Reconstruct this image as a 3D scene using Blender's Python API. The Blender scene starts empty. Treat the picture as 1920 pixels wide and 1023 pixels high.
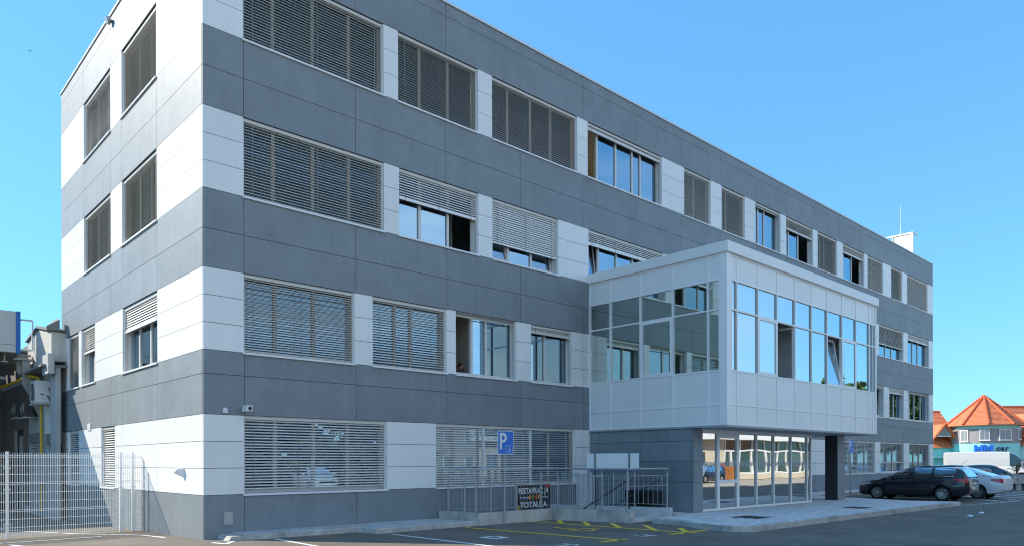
import bpy, bmesh, math, random
from mathutils import Vector, Matrix
random.seed(7)
SC = bpy.context.scene
COL = SC.collection
# ------------------------------------------------------------------ camera
cd = bpy.data.cameras.new('camera'); cam = bpy.data.objects.new('camera', cd); COL.objects.link(cam)
YAW, ROLL = 0.7512, -0.003
fw = Vector((math.sin(YAW), math.cos(YAW), 0)); rt = Vector((math.cos(YAW), -math.sin(YAW), 0)); up = Vector((0, 0, 1))
r2 = rt*math.cos(ROLL)+up*math.sin(ROLL); u2 = -rt*math.sin(ROLL)+up*math.cos(ROLL)
m = Matrix.Identity(4)
for i in range(3): m[i][0], m[i][1], m[i][2] = r2[i], u2[i], -fw[i]
m.translation = Vector((-6.174, -16.838, 1.747))
cam.matrix_world = m
cd.sensor_width = 36; cd.lens = 36*1369.54/1920; cd.shift_y = (864.36-511.5)/1920
cd.clip_start = 0.1; cd.clip_end = 3000
SC.camera = cam
# ------------------------------------------------------------------ sky, sun, exposure
SUN = Vector((-.745, 1.0, .87)).normalized()          # towards the sun
EL = math.asin(SUN.z); AZ = math.atan2(SUN.x, SUN.y)
W = bpy.data.worlds.new('World'); SC.world = W; W.use_nodes = True
nt = W.node_tree; bg = nt.nodes['Background']
sky = nt.nodes.new('ShaderNodeTexSky'); sky.sky_type = 'NISHITA'; sky.sun_disc = False
sky.sun_elevation = EL; sky.sun_rotation = AZ
sky.air_density = 1.3; sky.dust_density = 0.0; sky.ozone_density = 6.0
gm = nt.nodes.new('ShaderNodeGamma'); gm.inputs[1].default_value = .58; nt.links.new(sky.outputs[0], gm.inputs[0])
hs = nt.nodes.new('ShaderNodeVectorMath'); hs.operation = 'MULTIPLY'; hs.inputs[1].default_value = (.52, 1.04, 1.42)
nt.links.new(gm.outputs[0], hs.inputs[0])
# faint clouds mirrored in the glass, widened and brightened to light the shaded front
tc = nt.nodes.new('ShaderNodeTexCoord'); sep = nt.nodes.new('ShaderNodeSeparateXYZ')
nt.links.new(tc.outputs['Generated'], sep.inputs[0])
cn = nt.nodes.new('ShaderNodeTexNoise'); cn.inputs['Scale'].default_value = 2.2; cn.inputs['Detail'].default_value = 7
cn.inputs['Roughness'].default_value = .55
mp = nt.nodes.new('ShaderNodeMapping'); mp.inputs['Scale'].default_value = (1, 1, 4.5)
nt.links.new(tc.outputs['Generated'], mp.inputs[0]); nt.links.new(mp.outputs[0], cn.inputs['Vector'])
def mth(op, a, b=None, clamp=False):
    n = nt.nodes.new('ShaderNodeMath'); n.operation = op; n.use_clamp = clamp
    for i, v in enumerate((a, b)):
        if v is None: continue
        if isinstance(v, (int, float)): n.inputs[i].default_value = v
        else: nt.links.new(v, n.inputs[i])
    return n.outputs[0]
south = mth('MULTIPLY', mth('SUBTRACT', -.38, sep.outputs[1]), 2.6, True)     # the half of the sky over the street side
cov = mth('MULTIPLY', mth('SUBTRACT', cn.outputs[0], .36), 3.2, True)
cov = mth('MULTIPLY', mth('MULTIPLY', cov, south), .85)
mx = nt.nodes.new('ShaderNodeMixRGB'); nt.links.new(cov, mx.inputs[0]); nt.links.new(hs.outputs[0], mx.inputs[1])
mx.inputs[2].default_value = (4.7, 4.65, 4.6, 1)
nt.links.new(mx.outputs[0], bg.inputs[0]); bg.inputs[1].default_value = 0.15
sl = bpy.data.lights.new('sun', 'SUN'); sl.energy = 3.2; sl.angle = math.radians(.53); sl.color = (1, .91, .76)
so = bpy.data.objects.new('sun', sl); COL.objects.link(so); so.location = SUN*60
so.rotation_euler = (-SUN).to_track_quat('-Z', 'Y').to_euler()
SC.view_settings.view_transform = 'Standard'; SC.view_settings.look = 'None'
SC.view_settings.exposure = 1.15; SC.view_settings.gamma = 1.0; SC.view_settings.use_curve_mapping = False
SC.cycles.max_bounces = 8; SC.cycles.transparent_max_bounces = 24; SC.cycles.caustics_reflective = False
SC.cycles.use_denoising = True; SC.cycles.pixel_filter_type = 'BLACKMAN_HARRIS'; SC.cycles.filter_width = 1.15

# ------------------------------------------------------------------ materials
MATS = {}
def mat(name, col, rough=.55, metal=0., var=.0, vs=1.5, bump=0., bs=60., rnd=0., emis=None, coat=0., spec=.5, stretch=None, streak=0., stain=0.):
    if name in MATS: return MATS[name]
    M = bpy.data.materials.new(name); M.use_nodes = True; N = M.node_tree; b = N.nodes['Principled BSDF']
    b.inputs['Roughness'].default_value = rough; b.inputs['Metallic'].default_value = metal
    b.inputs['Specular IOR Level'].default_value = spec; b.inputs['Coat Weight'].default_value = coat
    c = (*col, 1)
    b.inputs['Base Color'].default_value = c
    L = N.links.new
    geo = N.nodes.new('ShaderNodeNewGeometry')
    src = geo.outputs['Position']
    if stretch:
        mpn = N.nodes.new('ShaderNodeMapping'); mpn.inputs['Scale'].default_value = stretch; L(src, mpn.inputs[0]); src = mpn.outputs[0]
    def mulcol(cur, fac):                                # multiply a colour by a scalar socket
        v = N.nodes.new('ShaderNodeVectorMath'); v.operation = 'SCALE'
        if isinstance(cur, tuple): v.inputs[0].default_value = cur[:3]
        else: L(cur, v.inputs[0])
        L(fac, v.inputs['Scale']); return v.outputs[0]
    def mr(sock, a, bb, f0=0., f1=1.):
        r = N.nodes.new('ShaderNodeMapRange'); L(sock, r.inputs[0])
        r.inputs[1].default_value = f0; r.inputs[2].default_value = f1; r.inputs[3].default_value = a; r.inputs[4].default_value = bb
        return r.outputs[0]
    cur = c
    if var:
        n = N.nodes.new('ShaderNodeTexNoise'); n.inputs['Scale'].default_value = vs; n.inputs['Detail'].default_value = 8; n.inputs['Roughness'].default_value = .62
        L(src, n.inputs['Vector']); cur = mulcol(cur, mr(n.outputs[0], 1-var, 1+var, .3, .7))
    if streak:
        mp2 = N.nodes.new('ShaderNodeMapping'); mp2.inputs['Scale'].default_value = (5, 5, .35); L(geo.outputs['Position'], mp2.inputs[0])
        n = N.nodes.new('ShaderNodeTexNoise'); n.inputs['Scale'].default_value = 1.3; n.inputs['Detail'].default_value = 6
        L(mp2.outputs[0], n.inputs['Vector']); cur = mulcol(cur, mr(n.outputs[0], 1-streak, 1+streak*.4, .35, .65))
    if stain:
        n = N.nodes.new('ShaderNodeTexNoise'); n.inputs['Scale'].default_value = .9; n.inputs['Detail'].default_value = 9; n.inputs['Roughness'].default_value = .7
        L(geo.outputs['Position'], n.inputs['Vector']); cur = mulcol(cur, mr(n.outputs[0], 1., 1-stain, .5, .62))
    if rnd:
        oi = N.nodes.new('ShaderNodeObjectInfo'); cur = mulcol(cur, mr(oi.outputs['Random'], 1-rnd, 1+rnd))
    if not isinstance(cur, tuple): L(cur, b.inputs['Base Color'])
    if bump:
        n = N.nodes.new('ShaderNodeTexNoise'); n.inputs['Scale'].default_value = bs; n.inputs['Detail'].default_value = 5
        L(geo.outputs['Position'], n.inputs['Vector'])
        bn = N.nodes.new('ShaderNodeBump'); bn.inputs['Strength'].default_value = bump; bn.inputs['Distance'].default_value = .01
        L(n.outputs[0], bn.inputs['Height']); L(bn.outputs[0], b.inputs['Normal'])
        L(mr(n.outputs[0], rough-.06, rough+.06, .3, .7), b.inputs['Roughness'])
    if emis:
        b.inputs['Emission Color'].default_value = (*emis[0], 1); b.inputs['Emission Strength'].default_value = emis[1]
    MATS[name] = M; return M

def glass(name, tint=(.55, .66, .64), refl=.32, wav=.0, rc=(.93, .97, 1.0), power=1.0):
    M = bpy.data.materials.new(name); M.use_nodes = True; N = M.node_tree; L = N.links.new
    for n in list(N.nodes): N.nodes.remove(n)
    out = N.nodes.new('ShaderNodeOutputMaterial'); mixs = N.nodes.new('ShaderNodeMixShader')
    tr = N.nodes.new('ShaderNodeBsdfTransparent'); tr.inputs[0].default_value = (*tint, 1)
    gl = N.nodes.new('ShaderNodeBsdfGlossy'); gl.inputs['Roughness'].default_value = 0.0; gl.inputs[0].default_value = (*rc, 1)
    fr = N.nodes.new('ShaderNodeFresnel'); fr.inputs[0].default_value = 1.5
    r = N.nodes.new('ShaderNodeMapRange'); r.inputs[1].default_value = 0; r.inputs[2].default_value = 1
    r.inputs[3].default_value = refl; r.inputs[4].default_value = 1
    L(fr.outputs[0], r.inputs[0]); L(r.outputs[0], mixs.inputs[0]); L(tr.outputs[0], mixs.inputs[1]); L(gl.outputs[0], mixs.inputs[2])
    L(mixs.outputs[0], out.inputs[0])
    if wav:
        g = N.nodes.new('ShaderNodeNewGeometry'); n = N.nodes.new('ShaderNodeTexNoise'); n.inputs['Scale'].default_value = .8; n.inputs['Detail'].default_value = 0
        L(g.outputs['Position'], n.inputs['Vector'])
        bn = N.nodes.new('ShaderNodeBump'); bn.inputs['Strength'].default_value = 1; bn.inputs['Distance'].default_value = wav
        L(n.outputs[0], bn.inputs['Height']); L(bn.outputs[0], gl.inputs['Normal'])
    MATS[name] = M; return M

DARK = mat('fibre_cement_grey', (.215, .246, .270), .52, var=.11, vs=1.0, rnd=.06, bump=.12, bs=220, streak=.055, stain=.06)
LIGHT = mat('composite_light_grey', (.80, .81, .80), .33, var=.03, vs=.7, rnd=.035, streak=.03)
ANX = mat('annex_aluminium', (.82, .82, .81), .34, metal=0., var=.03, vs=.8, rnd=.02)
ANXF = mat('annex_frame', (.86, .86, .85), .34)
JOINT = mat('joint_black', (.02, .021, .023), .9)
FRAME = mat('window_frame_grey', (.64, .63, .60), .4)
SLAT = mat('blind_slat', (.64, .61, .56), .38, metal=.1)
SLATL = mat('blind_slat_light', (.82, .82, .80), .38, metal=.1)
CORD = mat('blind_cord', (.28, .27, .26), .8)
WHITE = mat('white_metal', (.78, .79, .8), .35)
INT = mat('interior_wall', (.70, .66, .58), .8)
INTD = mat('interior_floor', (.3, .28, .25), .7)
CURT = mat('curtain_white', (.66, .68, .70), .85)
LAMP = mat('ceiling_lamp_lit', (.8, .75, .6), .5, emis=((1, .84, .55), 5))
GL = glass('window_glass', (.55, .64, .65), .46, rc=(.60, .84, 1))
GLA = glass('annex_glass', (.86, .97, .93), .44, rc=(.90, 1, .97))
GLF = glass('annex_front_glass', (.86, .90, .90), .64, rc=(.84, .94, 1))
GLG = glass('shopfront_glass', (.50, .58, .56), .62, wav=.0035, rc=(1, 1, 1))
CONC = mat('concrete', (.54, .52, .475), .85, var=.16, vs=2.2, bump=.4, bs=90, streak=.12, stain=.3)
KERB = mat('kerb_concrete', (.50, .475, .44), .85, var=.2, vs=5, bump=.5, bs=120, rnd=.09, stain=.25)
GALV = mat('galvanised_steel', (.36, .385, .40), .42, metal=.3, var=.08, vs=9)
DKRAIL = mat('dark_rail', (.05, .055, .06), .4)
BLACK = mat('black_plastic', (.015, .015, .017), .5)
YEL = mat('yellow_paint', (.95, .64, .05), .7, var=.28, vs=9, bump=.3, bs=200)
WPAINT = mat('white_paint_road', (.82, .82, .80), .7, var=.2, vs=9, bump=.3, bs=200)

# ------------------------------------------------------------------ mesh helpers
class MB:
    def __init__(s): s.v = []; s.f = []; s.mi = []; s.cur = 0
    def add(s, vs, fs):
        o = len(s.v); s.v += [tuple(p) for p in vs]; s.f += [tuple(i+o for i in f) for f in fs]; s.mi += [s.cur]*len(fs); return s
    def box(s, x0, x1, y0, y1, z0, z1):
        if x0 > x1: x0, x1 = x1, x0
        if y0 > y1: y0, y1 = y1, y0
        if z0 > z1: z0, z1 = z1, z0
        return s.add([(x0,y0,z0),(x1,y0,z0),(x1,y1,z0),(x0,y1,z0),(x0,y0,z1),(x1,y0,z1),(x1,y1,z1),(x0,y1,z1)],
                     [(0,3,2,1),(4,5,6,7),(0,1,5,4),(1,2,6,5),(2,3,7,6),(3,0,4,7)])
    def prism(s, poly, z0, z1, axis='z'):
        """poly of 2D points counter-clockwise extruded along axis"""
        n = len(poly)
        def P(a, b, c): return {'z': (a, b, c), 'y': (a, c, b), 'x': (c, a, b)}[axis]
        vs = [P(a, b, z0) for a, b in poly]+[P(a, b, z1) for a, b in poly]
        fs = [tuple(range(n-1, -1, -1)), tuple(range(n, 2*n))]+[(i, (i+1) % n, n+(i+1) % n, n+i) for i in range(n)]
        if axis == 'y': fs = [f[::-1] for f in fs]
        return s.add(vs, fs)
    def tube(s, p0, p1, r0, r1=None, n=8, cap=True):
        p0, p1 = Vector(p0), Vector(p1); r1 = r0 if r1 is None else r1
        d = (p1-p0).normalized(); a = d.orthogonal().normalized(); b = d.cross(a)
        vs = []
        for p, r in ((p0, r0), (p1, r1)):
            for i in range(n):
                t = 2*math.pi*i/n; vs.append(p+a*(math.cos(t)*r)+b*(math.sin(t)*r))
        fs = [(i, (i+1) % n, n+(i+1) % n, n+i) for i in range(n)]
        if cap: fs += [tuple(range(n-1, -1, -1)), tuple(range(n, 2*n))]
        return s.add(vs, fs)
    def path(s, pts, r, n=8):
        for a, b in zip(pts, pts[1:]): s.tube(a, b, r, n=n)
        return s
    def build(s, name, mt, parent=None, smooth=False, bevel=0., kind=None):
        me = bpy.data.meshes.new(name); me.from_pydata(s.v, [], s.f)
        mts = mt if isinstance(mt, (list, tuple)) else [mt]
        for q in mts: me.materials.append(q)
        if len(mts) > 1: me.polygons.foreach_set('material_index', s.mi)
        if smooth: me.polygons.foreach_set('use_smooth', [True]*len(me.polygons))
        me.update()
        o = bpy.data.objects.new(name, me); COL.objects.link(o)
        if parent: o.parent = parent
        if bevel:
            b = o.modifiers.new('bevel', 'BEVEL'); b.width = bevel; b.segments = 2; b.limit_method = 'ANGLE'
        if kind: o['kind'] = kind
        return o
def split(mb, name, mt, parent=None, smooth=False, key=4):
    par = {}
    def find(a):
        while par.setdefault(a, a) != a: par[a] = par[par[a]]; a = par[a]
        return a
    ks = [tuple(round(c, key) for c in v) for v in mb.v]
    for f in mb.f:
        r = find(ks[f[0]])
        for i in f[1:]: par[find(ks[i])] = r
    groups = {}
    for f in mb.f: groups.setdefault(find(ks[f[0]]), []).append(f)
    outs = []
    for fs in groups.values():
        q = MB(); idx = {}
        for f in fs:
            g = []
            for i in f:
                if ks[i] not in idx: idx[ks[i]] = len(q.v); q.v.append(mb.v[i])
                g.append(idx[ks[i]])
            q.f.append(tuple(g)); q.mi.append(0)
        outs.append(q.build(name, mt, parent, smooth))
    return outs
def thing(name, label, cat, loc=(0, 0, 0), rz=0, group=None):
    o = bpy.data.objects.new(name, None); o.empty_display_size = .3; COL.objects.link(o)
    o.location = loc; o.rotation_euler = (0, 0, rz); o['label'] = label; o['category'] = cat
    if group: o['group'] = group
    return o
def tag(o, label, cat, group=None):
    o['label'] = label; o['category'] = cat
    if group: o['group'] = group
    return o
BOXC = {}
def pbox(name, mt, parent, x0, x1, y0, y1, z0, z1, bevel=False):
    """one box piece sharing its mesh with pieces of the same size"""
    if x0 > x1: x0, x1 = x1, x0
    if y0 > y1: y0, y1 = y1, y0
    k = (round(x1-x0, 3), round(y1-y0, 3), round(z1-z0, 3), mt.name)
    if k not in BOXC:
        me = bpy.data.meshes.new(name)
        b = MB(); b.box(-k[0]/2, k[0]/2, -k[1]/2, k[1]/2, -k[2]/2, k[2]/2)
        me.from_pydata(b.v, [], b.f); me.materials.append(mt); me.update(); BOXC[k] = me
    o = bpy.data.objects.new(name, BOXC[k]); COL.objects.link(o); o.location = ((x0+x1)/2, (y0+y1)/2, (z0+z1)/2)
    if parent: o.parent = parent
    return o
def text_mesh(name, txt, size, mt, parent, M, depth=.004, sx=1., align='CENTER', bold=0.):
    cu = bpy.data.curves.new(name, 'FONT'); cu.body = txt; cu.size = size; cu.extrude = depth; cu.align_x = align; cu.align_y = 'CENTER'
    cu.resolution_u = 3; cu.offset = bold
    t = bpy.data.objects.new(name, cu); COL.objects.link(t)
    dg = bpy.context.evaluated_depsgraph_get(); me = bpy.data.meshes.new_from_object(t.evaluated_get(dg))
    bpy.data.objects.remove(t); me.materials.clear(); me.materials.append(mt)
    me.transform(Matrix.Diagonal((sx, 1, 1, 1)))
    me.transform(M)
    o = bpy.data.objects.new(name, me); COL.objects.link(o)
    if parent: o.parent = parent
    return o
FRONT = Matrix(((1,0,0,0),(0,0,-1,0),(0,1,0,0),(0,0,0,1)))   # text upright, facing -Y
def gz(y): return -.0215*min(max(y, 0), 14)

# ------------------------------------------------------------------ ground
def sheet(name, poly, z, mt, kind='structure', slope=False):
    b = MB(); b.add([(x, y, z+(gz(y) if slope else 0)) for x, y in poly], [tuple(range(len(poly)))])
    o = b.build(name, mt); o['kind'] = kind; return o
ASPH = mat('asphalt', (.178, .152, .122), .82, var=.22, vs=.55, bump=.75, bs=160, stain=.12)
GRND = mat('ground_far', (.10, .10, .075), .9, var=.3, vs=.05)
gb = MB()
ys = [-400, -60, -30, 0, 2, 5, 8, 11, 14, 60, 500]; xs = [-400, -60, 0, 60, 140, 700]
for y in ys:
    for x in xs: gb.v.append((x, y, gz(y)-.02*(1 if abs(x) > 60 else 0)))
nx = len(xs)
for j in range(len(ys)-1):
    for i in range(nx-1): gb.f.append((j*nx+i, j*nx+i+1, (j+1)*nx+i+1, (j+1)*nx+i)); gb.mi.append(0)
g = gb.build('asphalt_ground', ASPH); g['kind'] = 'structure'

# pavement in front of the entrance : raised slab of pavers with kerb stones
PV = .15
PAVE = mat('paver_grey', (.70, .69, .67), .8, var=.1, vs=3, bump=.3, bs=140, rnd=.05)
PAVE2 = mat('paver_dark', (.58, .575, .565), .8, var=.1, vs=3, bump=.3, bs=140)
BED = mat('paver_bed', (.42, .415, .40), .95)
kerbline = [(10.62, -5.6), (10.1, -6.6), (9.98, -7.35), (10.35, -7.72), (12, -7.78), (14, -7.84), (16, -7.88), (18, -7.92), (20, -7.95), (22, -7.98), (24, -8.02), (25.8, -8.05)]
poly = [(13.2, -.05), (12.35, -.05), (12.35, -4.3), (10.75, -4.45)]+kerbline[:-1]+[(25.7, -7.93), (25.3, -6.2), (26.3, -3.2), (27.5, -1.7), (49.2, -1.5), (49.2, -.02), (13.2, -.02)]
sheet('pavement', poly, PV-.012, BED)
def inside(px, py, P):
    c = False; n = len(P)
    for i in range(n):
        x1, y1 = P[i]; x2, y2 = P[i-1]
        if (y1 > py) != (y2 > py) and px < (x2-x1)*(py-y1)/(y2-y1)+x1: c = not c
    return c
ip = poly
near, far_ = [], MB()
pw, ph = .24, .16
j = 0; y = -7.9
cell = []
while y < -.1:
    x = 9.9+(pw/2 if j % 2 else 0)
    while x < 49:
        if all(inside(a, b, ip) for a, b in ((x+.01, y+.01), (x+pw-.01, y+.01), (x+pw-.01, y+ph-.01), (x+.01, y+ph-.01))):
            if not (13.25 < x < 21.5 and y > -4.35) and not (x+pw > 12.6 and x < 13.46 and -6.66 < y+ph and y < -5.86) and not (19-.1 < x+pw and x < 19.8 and -7.1 < y+ph and y < -6.3):
                cell.append((x, y))
        x += pw
    y += ph; j += 1
cell.sort(key=lambda c: (c[0]+6.2)**2+(c[1]+16.8)**2)
paving = thing('paving', 'pale grey paver surface of the entrance pavement', 'paving'); paving['kind'] = 'structure'
del paving['category'], paving['label']
for (x, y) in cell[:300]:
    pbox('paving_stone', PAVE if random.random() < .7 else PAVE2, paving, x+.003, x+pw-.003, y+.003, y+ph-.003, PV-.05, PV+random.choice((0, .001, .002)))
for (x, y) in cell[300:]:
    far_.cur = 0 if random.random() < .75 else 1
    z = PV+random.uniform(-.001, .002)
    x0, x1, y0, y1 = x+.003, x+pw-.003, y+.003, y+ph-.003
    far_.add([(x0,y0,z),(x1,y0,z),(x1,y1,z),(x0,y1,z),(x0,y0,z-.02),(x1,y0,z-.02),(x1,y1,z-.02),(x0,y1,z-.02)],[(0,1,2,3),(0,4,5,1),(3,7,4,0)])
far_.build('paving_stone', [PAVE, PAVE2], paving, kind='stuff')
# kerbs
kerb = bpy.data.objects.new('kerb', None); COL.objects.link(kerb); kerb['kind'] = 'structure'
def kerb_run(pts, z1, w=.15, step=1.0, side=1, z1b=None):
    for (a, b) in zip(pts, pts[1:]):
        a, b = Vector((*a, 0)), Vector((*b, 0)); L = (b-a).length; n = max(1, round(L/step)); d = (b-a)/L; nr = Vector((-d.y, d.x, 0))*side
        for k in range(n):
            p = a+d*(L*k/n+.004); q = a+d*(L*(k+1)/n-.004)
            h = z1+random.uniform(-.003, .003); base = -.3
            m_ = MB(); c = .02
            prof = [(0, base), (0, h-c), (c, h), (w, h), (w, base)]
            vs = [p+nr*u+Vector((0, 0, v)) for u, v in prof]+[q+nr*u+Vector((0, 0, v)) for u, v in prof]
            if side < 0: vs = vs[5:]+vs[:5]
            m_.add(vs, [(4,3,2,1,0), (5,6,7,8,9), (0,1,6,5), (1,2,7,6), (2,3,8,7), (3,4,9,8)])
            m_.build('kerb_stone', KERB, kerb)
kerb_run([(25.8, -8.05), (10.35, -7.76)], PV+.004, side=-1)
kerb_run([(10.35, -7.76), (10.0, -7.4), (9.98, -7.2)], PV+.002, side=-1, step=.4)
kerb_run([(9.98, -7.2), (10.22, -6.3), (10.6, -5.5), (10.72, -4.5)], PV-.006, side=-1, step=.9)
kerb_run([(25.8, -8.05), (25.35, -6.3), (26.4, -3.2), (27.6, -1.65), (49.2, -1.4)], PV+.002, side=1, w=.1)

# kerbed island along the facade
isl = [(.46, -.02), (.45, -.72), (3.42, -.95), (3.5, -1.62), (6.7, -1.58), (6.7, -.02)]
CS = mat('island_concrete', (.52, .52, .51), .85, var=.12, vs=1.6, bump=.35, bs=110, stain=.15)
ib = MB(); ib.prism([(.62, .0), (.60, -.60), (3.36, -.80), (3.62, -1.47), (6.62, -1.43), (6.62, .0)][::-1], -.1, .125)
o = ib.build('kerb_island', CS); o['kind'] = 'structure'
kerb_run([(.60, -.74), (3.45, -.95)], .13, side=1, step=1.0)
kerb_run([(3.45, -.95), (3.52, -1.62)], .13, side=1, step=.8)
kerb_run([(3.52, -1.62), (6.9, -1.60)], .13, side=1, step=1.0)
kb = MB(); kb.prism([(.36, .02), (.34, -.74), (.60, -.74), (.62, .02)][::-1], -.1, .10); kb.v = [(x if z > 0 else x-.12*(x < .5), y, z) for x, y, z in kb.v]
kb.build('kerb_stone', KERB, kerb)
# manholes in the pavement
for (x, y) in ((12.98, -6.26), (19.4, -6.7)):
    t = thing('manhole_cover', ('rusty square cover in the pavement before the shopfront' if x < 15 else 'rusty square cover in the pavement near the dark pillar'), 'manhole cover', (x, y, PV))
    RUST = mat('rust_iron', (.045, .038, .034), .8, var=.3, vs=12, bump=.6, bs=60)
    b = MB(); b.box(-.36, .36, -.36, .36, -.05, -.004); b.build('cover_plate', RUST, t)
    b = MB(); b.box(-.40, .40, -.40, -.362, -.05, .0); b.box(-.40, .40, .362, .40, -.05, .0); b.box(-.40, -.362, -.362, .362, -.05, .0); b.box(.362, .40, -.362, .362, -.05, .0); b.build('cover_frame', RUST, t)

# painted markings
def stripe(name, a, b, w, mt, z=.004):
    a, b = Vector(a), Vector(b); d = (b-a).normalized(); n = Vector((-d.y, d.x))*w/2
    P = [a-n, b-n, b+n, a+n]
    m_ = MB(); m_.add([(p.x, p.y, z+gz(p.y)) for p in P], [(0, 1, 2, 3)]); o = m_.build(name, mt); o['kind'] = 'structure'; return o
for a, b, w in [((6.15, -1.86), (6.6, -6.72), .10), ((8.72, -1.7), (9.12, -7.0), .10), ((5.95, -6.62), (6.85, -6.66), .10), ((8.42, -6.72), (9.95, -6.72), .11),
                ((9.66, -1.9), (8.92, -2.72), .11), ((9.82, -2.75), (8.98, -3.68), .11), ((9.9, -3.7), (9.05, -4.7), .11), ((10.05, -4.75), (9.1, -5.8), .11), ((10.0, -5.9), (9.2, -6.68), .11)]:
    stripe('yellow_marking', a, b, w*1.25, YEL, .004 if w > .1 and a[0] > 9.4 else .0065)
for a, b in [((3.74, -1.95), (3.85, -7.2)), ((1.25, -.95), (1.15, -6.2)), ((-3.2, 11.0), (-1.55, 4.9)), ((-1.55, 4.9), (-.50, 2.7)), ((-.5, 2.7), (.0, -1.25)), ((.0, -1.25), (.34, -.82)),
             ((-3.9, 3.05), (-1.3, 3.15)), ((-3.3, 2.4), (-2.9, .2))]:
    stripe('white_marking', a, b, .10, WPAINT, .008 if a[1] > 0 else .005)
for a, b in [((26.0, -8.1), (26.7, -8.35)), ((27.2, -8.3), (28.9, -8.5)), ((28.9, -8.6), (31.4, -8.8)), ((31.6, -8.9), (33.6, -9.0))]: stripe('white_marking', a, b, .12, WPAINT)
for k in range(7): stripe('white_marking', (30.2+k*1.7, -8.4-.05*k), (32.4+k*1.7, -6.0), .22, WPAINT, .004)
# painted bay emblem and numbers
def flat_text(name, txt, size, mt, loc, rz, sx=1.):
    M = Matrix.Translation((*loc, .006)) @ Matrix.Rotation(rz, 4, 'Z')
    o = text_mesh(name, txt, size, mt, None, M, depth=0., sx=sx); o['kind'] = 'structure'; return o
flat_text('painted_number', '14', .62, WPAINT, (7.75, -6.5), math.radians(0), .9)
flat_text('painted_number', '15', .62, WPAINT, (5.05, -6.5), math.radians(0), .9)
wb = MB()
def arc2(mb, c, R, w, a0, a1, z, n=20):
    for i in range(n):
        t0, t1 = a0+(a1-a0)*i/n, a0+(a1-a0)*(i+1)/n
        mb.add([(c[0]+r*math.cos(t), c[1]+r*math.sin(t), z) for r, t in ((R-w/2, t0), (R+w/2, t0), (R+w/2, t1), (R-w/2, t1))], [(0, 1, 2, 3)])
def seg2(mb, a, b, w, z):
    a, b = Vector(a), Vector(b); d = (b-a).normalized(); n = Vector((-d.y, d.x))*w/2
    mb.add([(p.x, p.y, z) for p in (a-n, b-n, b+n, a+n)], [(0, 1, 2, 3)])
cx, cy = 7.85, -4.4
arc2(wb, (cx, cy), .33, .085, math.radians(150), math.radians(370), .006)
seg2(wb, (cx-.12, cy+.62), (cx-.10, cy+.12), .09, .0075); seg2(wb, (cx-.12, cy+.12), (cx+.26, cy+.10), .09, .009); seg2(wb, (cx+.26, cy+.12), (cx+.42, cy-.26), .09, .0105)
seg2(wb, (cx-.1, cy+.38), (cx+.2, cy+.36), .08, .012)
arc2(wb, (cx-.12, cy+.74), .05, .1, 0, 6.283, .0135, 10)
o = wb.build('wheelchair_marking', YEL); o['kind'] = 'structure'
wb = MB()
for a, b in (((4.78, -4.05), (5.2, -4.05)), ((5.2, -4.05), (5.2, -4.5)), ((5.2, -4.5), (4.78, -4.5)), ((4.78, -4.5), (4.78, -4.05))): seg2(wb, a, b, .12, .006)
for k, (px_, py_) in enumerate(((4.86, -4.42), (5.12, -4.42), (4.99, -4.12))): arc2(wb, (px_, py_), .04, .07, 0, 6.283, .0075+.001*k, 8)
o = wb.build('square_marking', WPAINT); o['kind'] = 'structure'
for (x, y) in ((19.8, -9.95), (21.6, -9.8)):
    b = MB(); b.add([(-.12, -.08, .0), (.13, -.05, .012), (.10, .09, .035), (-.10, .07, .0), (.02, 0, .05)], [(0, 1, 4), (1, 2, 4), (2, 3, 4), (3, 0, 4)])
    o = b.build('paper_scrap', WHITE); o.location = (x, y, .003); tag(o, 'crumpled white paper scrap on the road, %s' % ('nearer one' if x < 20 else 'farther, smaller looking one'), 'litter')

# ------------------------------------------------------------------ the office building
LX, LY, ZT = 48.96, 13.75, 15.08
T = dict(b1=1.0, t1=2.851, d21=3.775, b2=4.318, t2=6.188, d32=7.065, b3=7.975, t3=9.851, d43=10.753, b4=11.67, t4=13.609, dt=14.71)
BLD = thing('office_building', 'long four storey office block clad in dark and light grey panels', 'office building')
def fbox(face, s0, s1, d0, d1, t0, t1):
    return (s0, s1, d0, d1, t0, t1) if face == 'F' else (d0, d1, s0, s1, t0, t1)
WIN = []   # (face, s0, s1, t0, t1, dict)
def w(face, fl, s0, s1, mull=(), **k):
    WIN.append((face, s0, s1, T['b%d' % fl], T['t%d' % fl], dict(mull=mull, fl=fl, **k)))
M1 = (1.76, 2.82, 3.86)
w('F', 4, .94, 4.82, M1, drop=1, tilt=38)
w('F', 4, 5.30, 8.18, (6.15, 7.17), drop=1, tilt=32)
w('F', 4, 8.76, 12.66, (9.57, 10.59, 11.54), drop=1, tilt=36)
w('F', 4, 13.22, 17.6, (13.94, 15.0, 15.98, 16.48), drop=.08, st='occcc', curt=(3,))
w('F', 4, 19.14, 21.11, (20.1,), drop=1, tilt=50)
w('F', 4, 21.98, 23.92, (22.64,), drop=1, tilt=40)
w('F', 4, 24.87, 27.26, (25.46, 26.02), drop=.04)
w('F', 4, 27.85, 30.75, (28.47, 29.47), drop=.27, st='cco', tilt=55)
w('F', 4, 31.28, 33.64, (31.88, 32.45), drop=1, tilt=40)
w('F', 4, 34.38, 37.29, (34.89, 35.97), drop=.2, st='cco', tilt=60)
w('F', 4, 37.77, 40.11, (38.9,), drop=1, tilt=58)
w('F', 4, 41.39, 43.23, (42.09,), drop=1, tilt=44)
w('F', 4, 44.10, 47.9, (45.3, 46.6), drop=1, tilt=62)
w('F', 3, .94, 4.82, M1, drop=1, tilt=36)
w('F', 3, 5.32, 8.18, (6.15, 7.17), drop=.42, tilt=48, st='cco', light=1)
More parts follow.
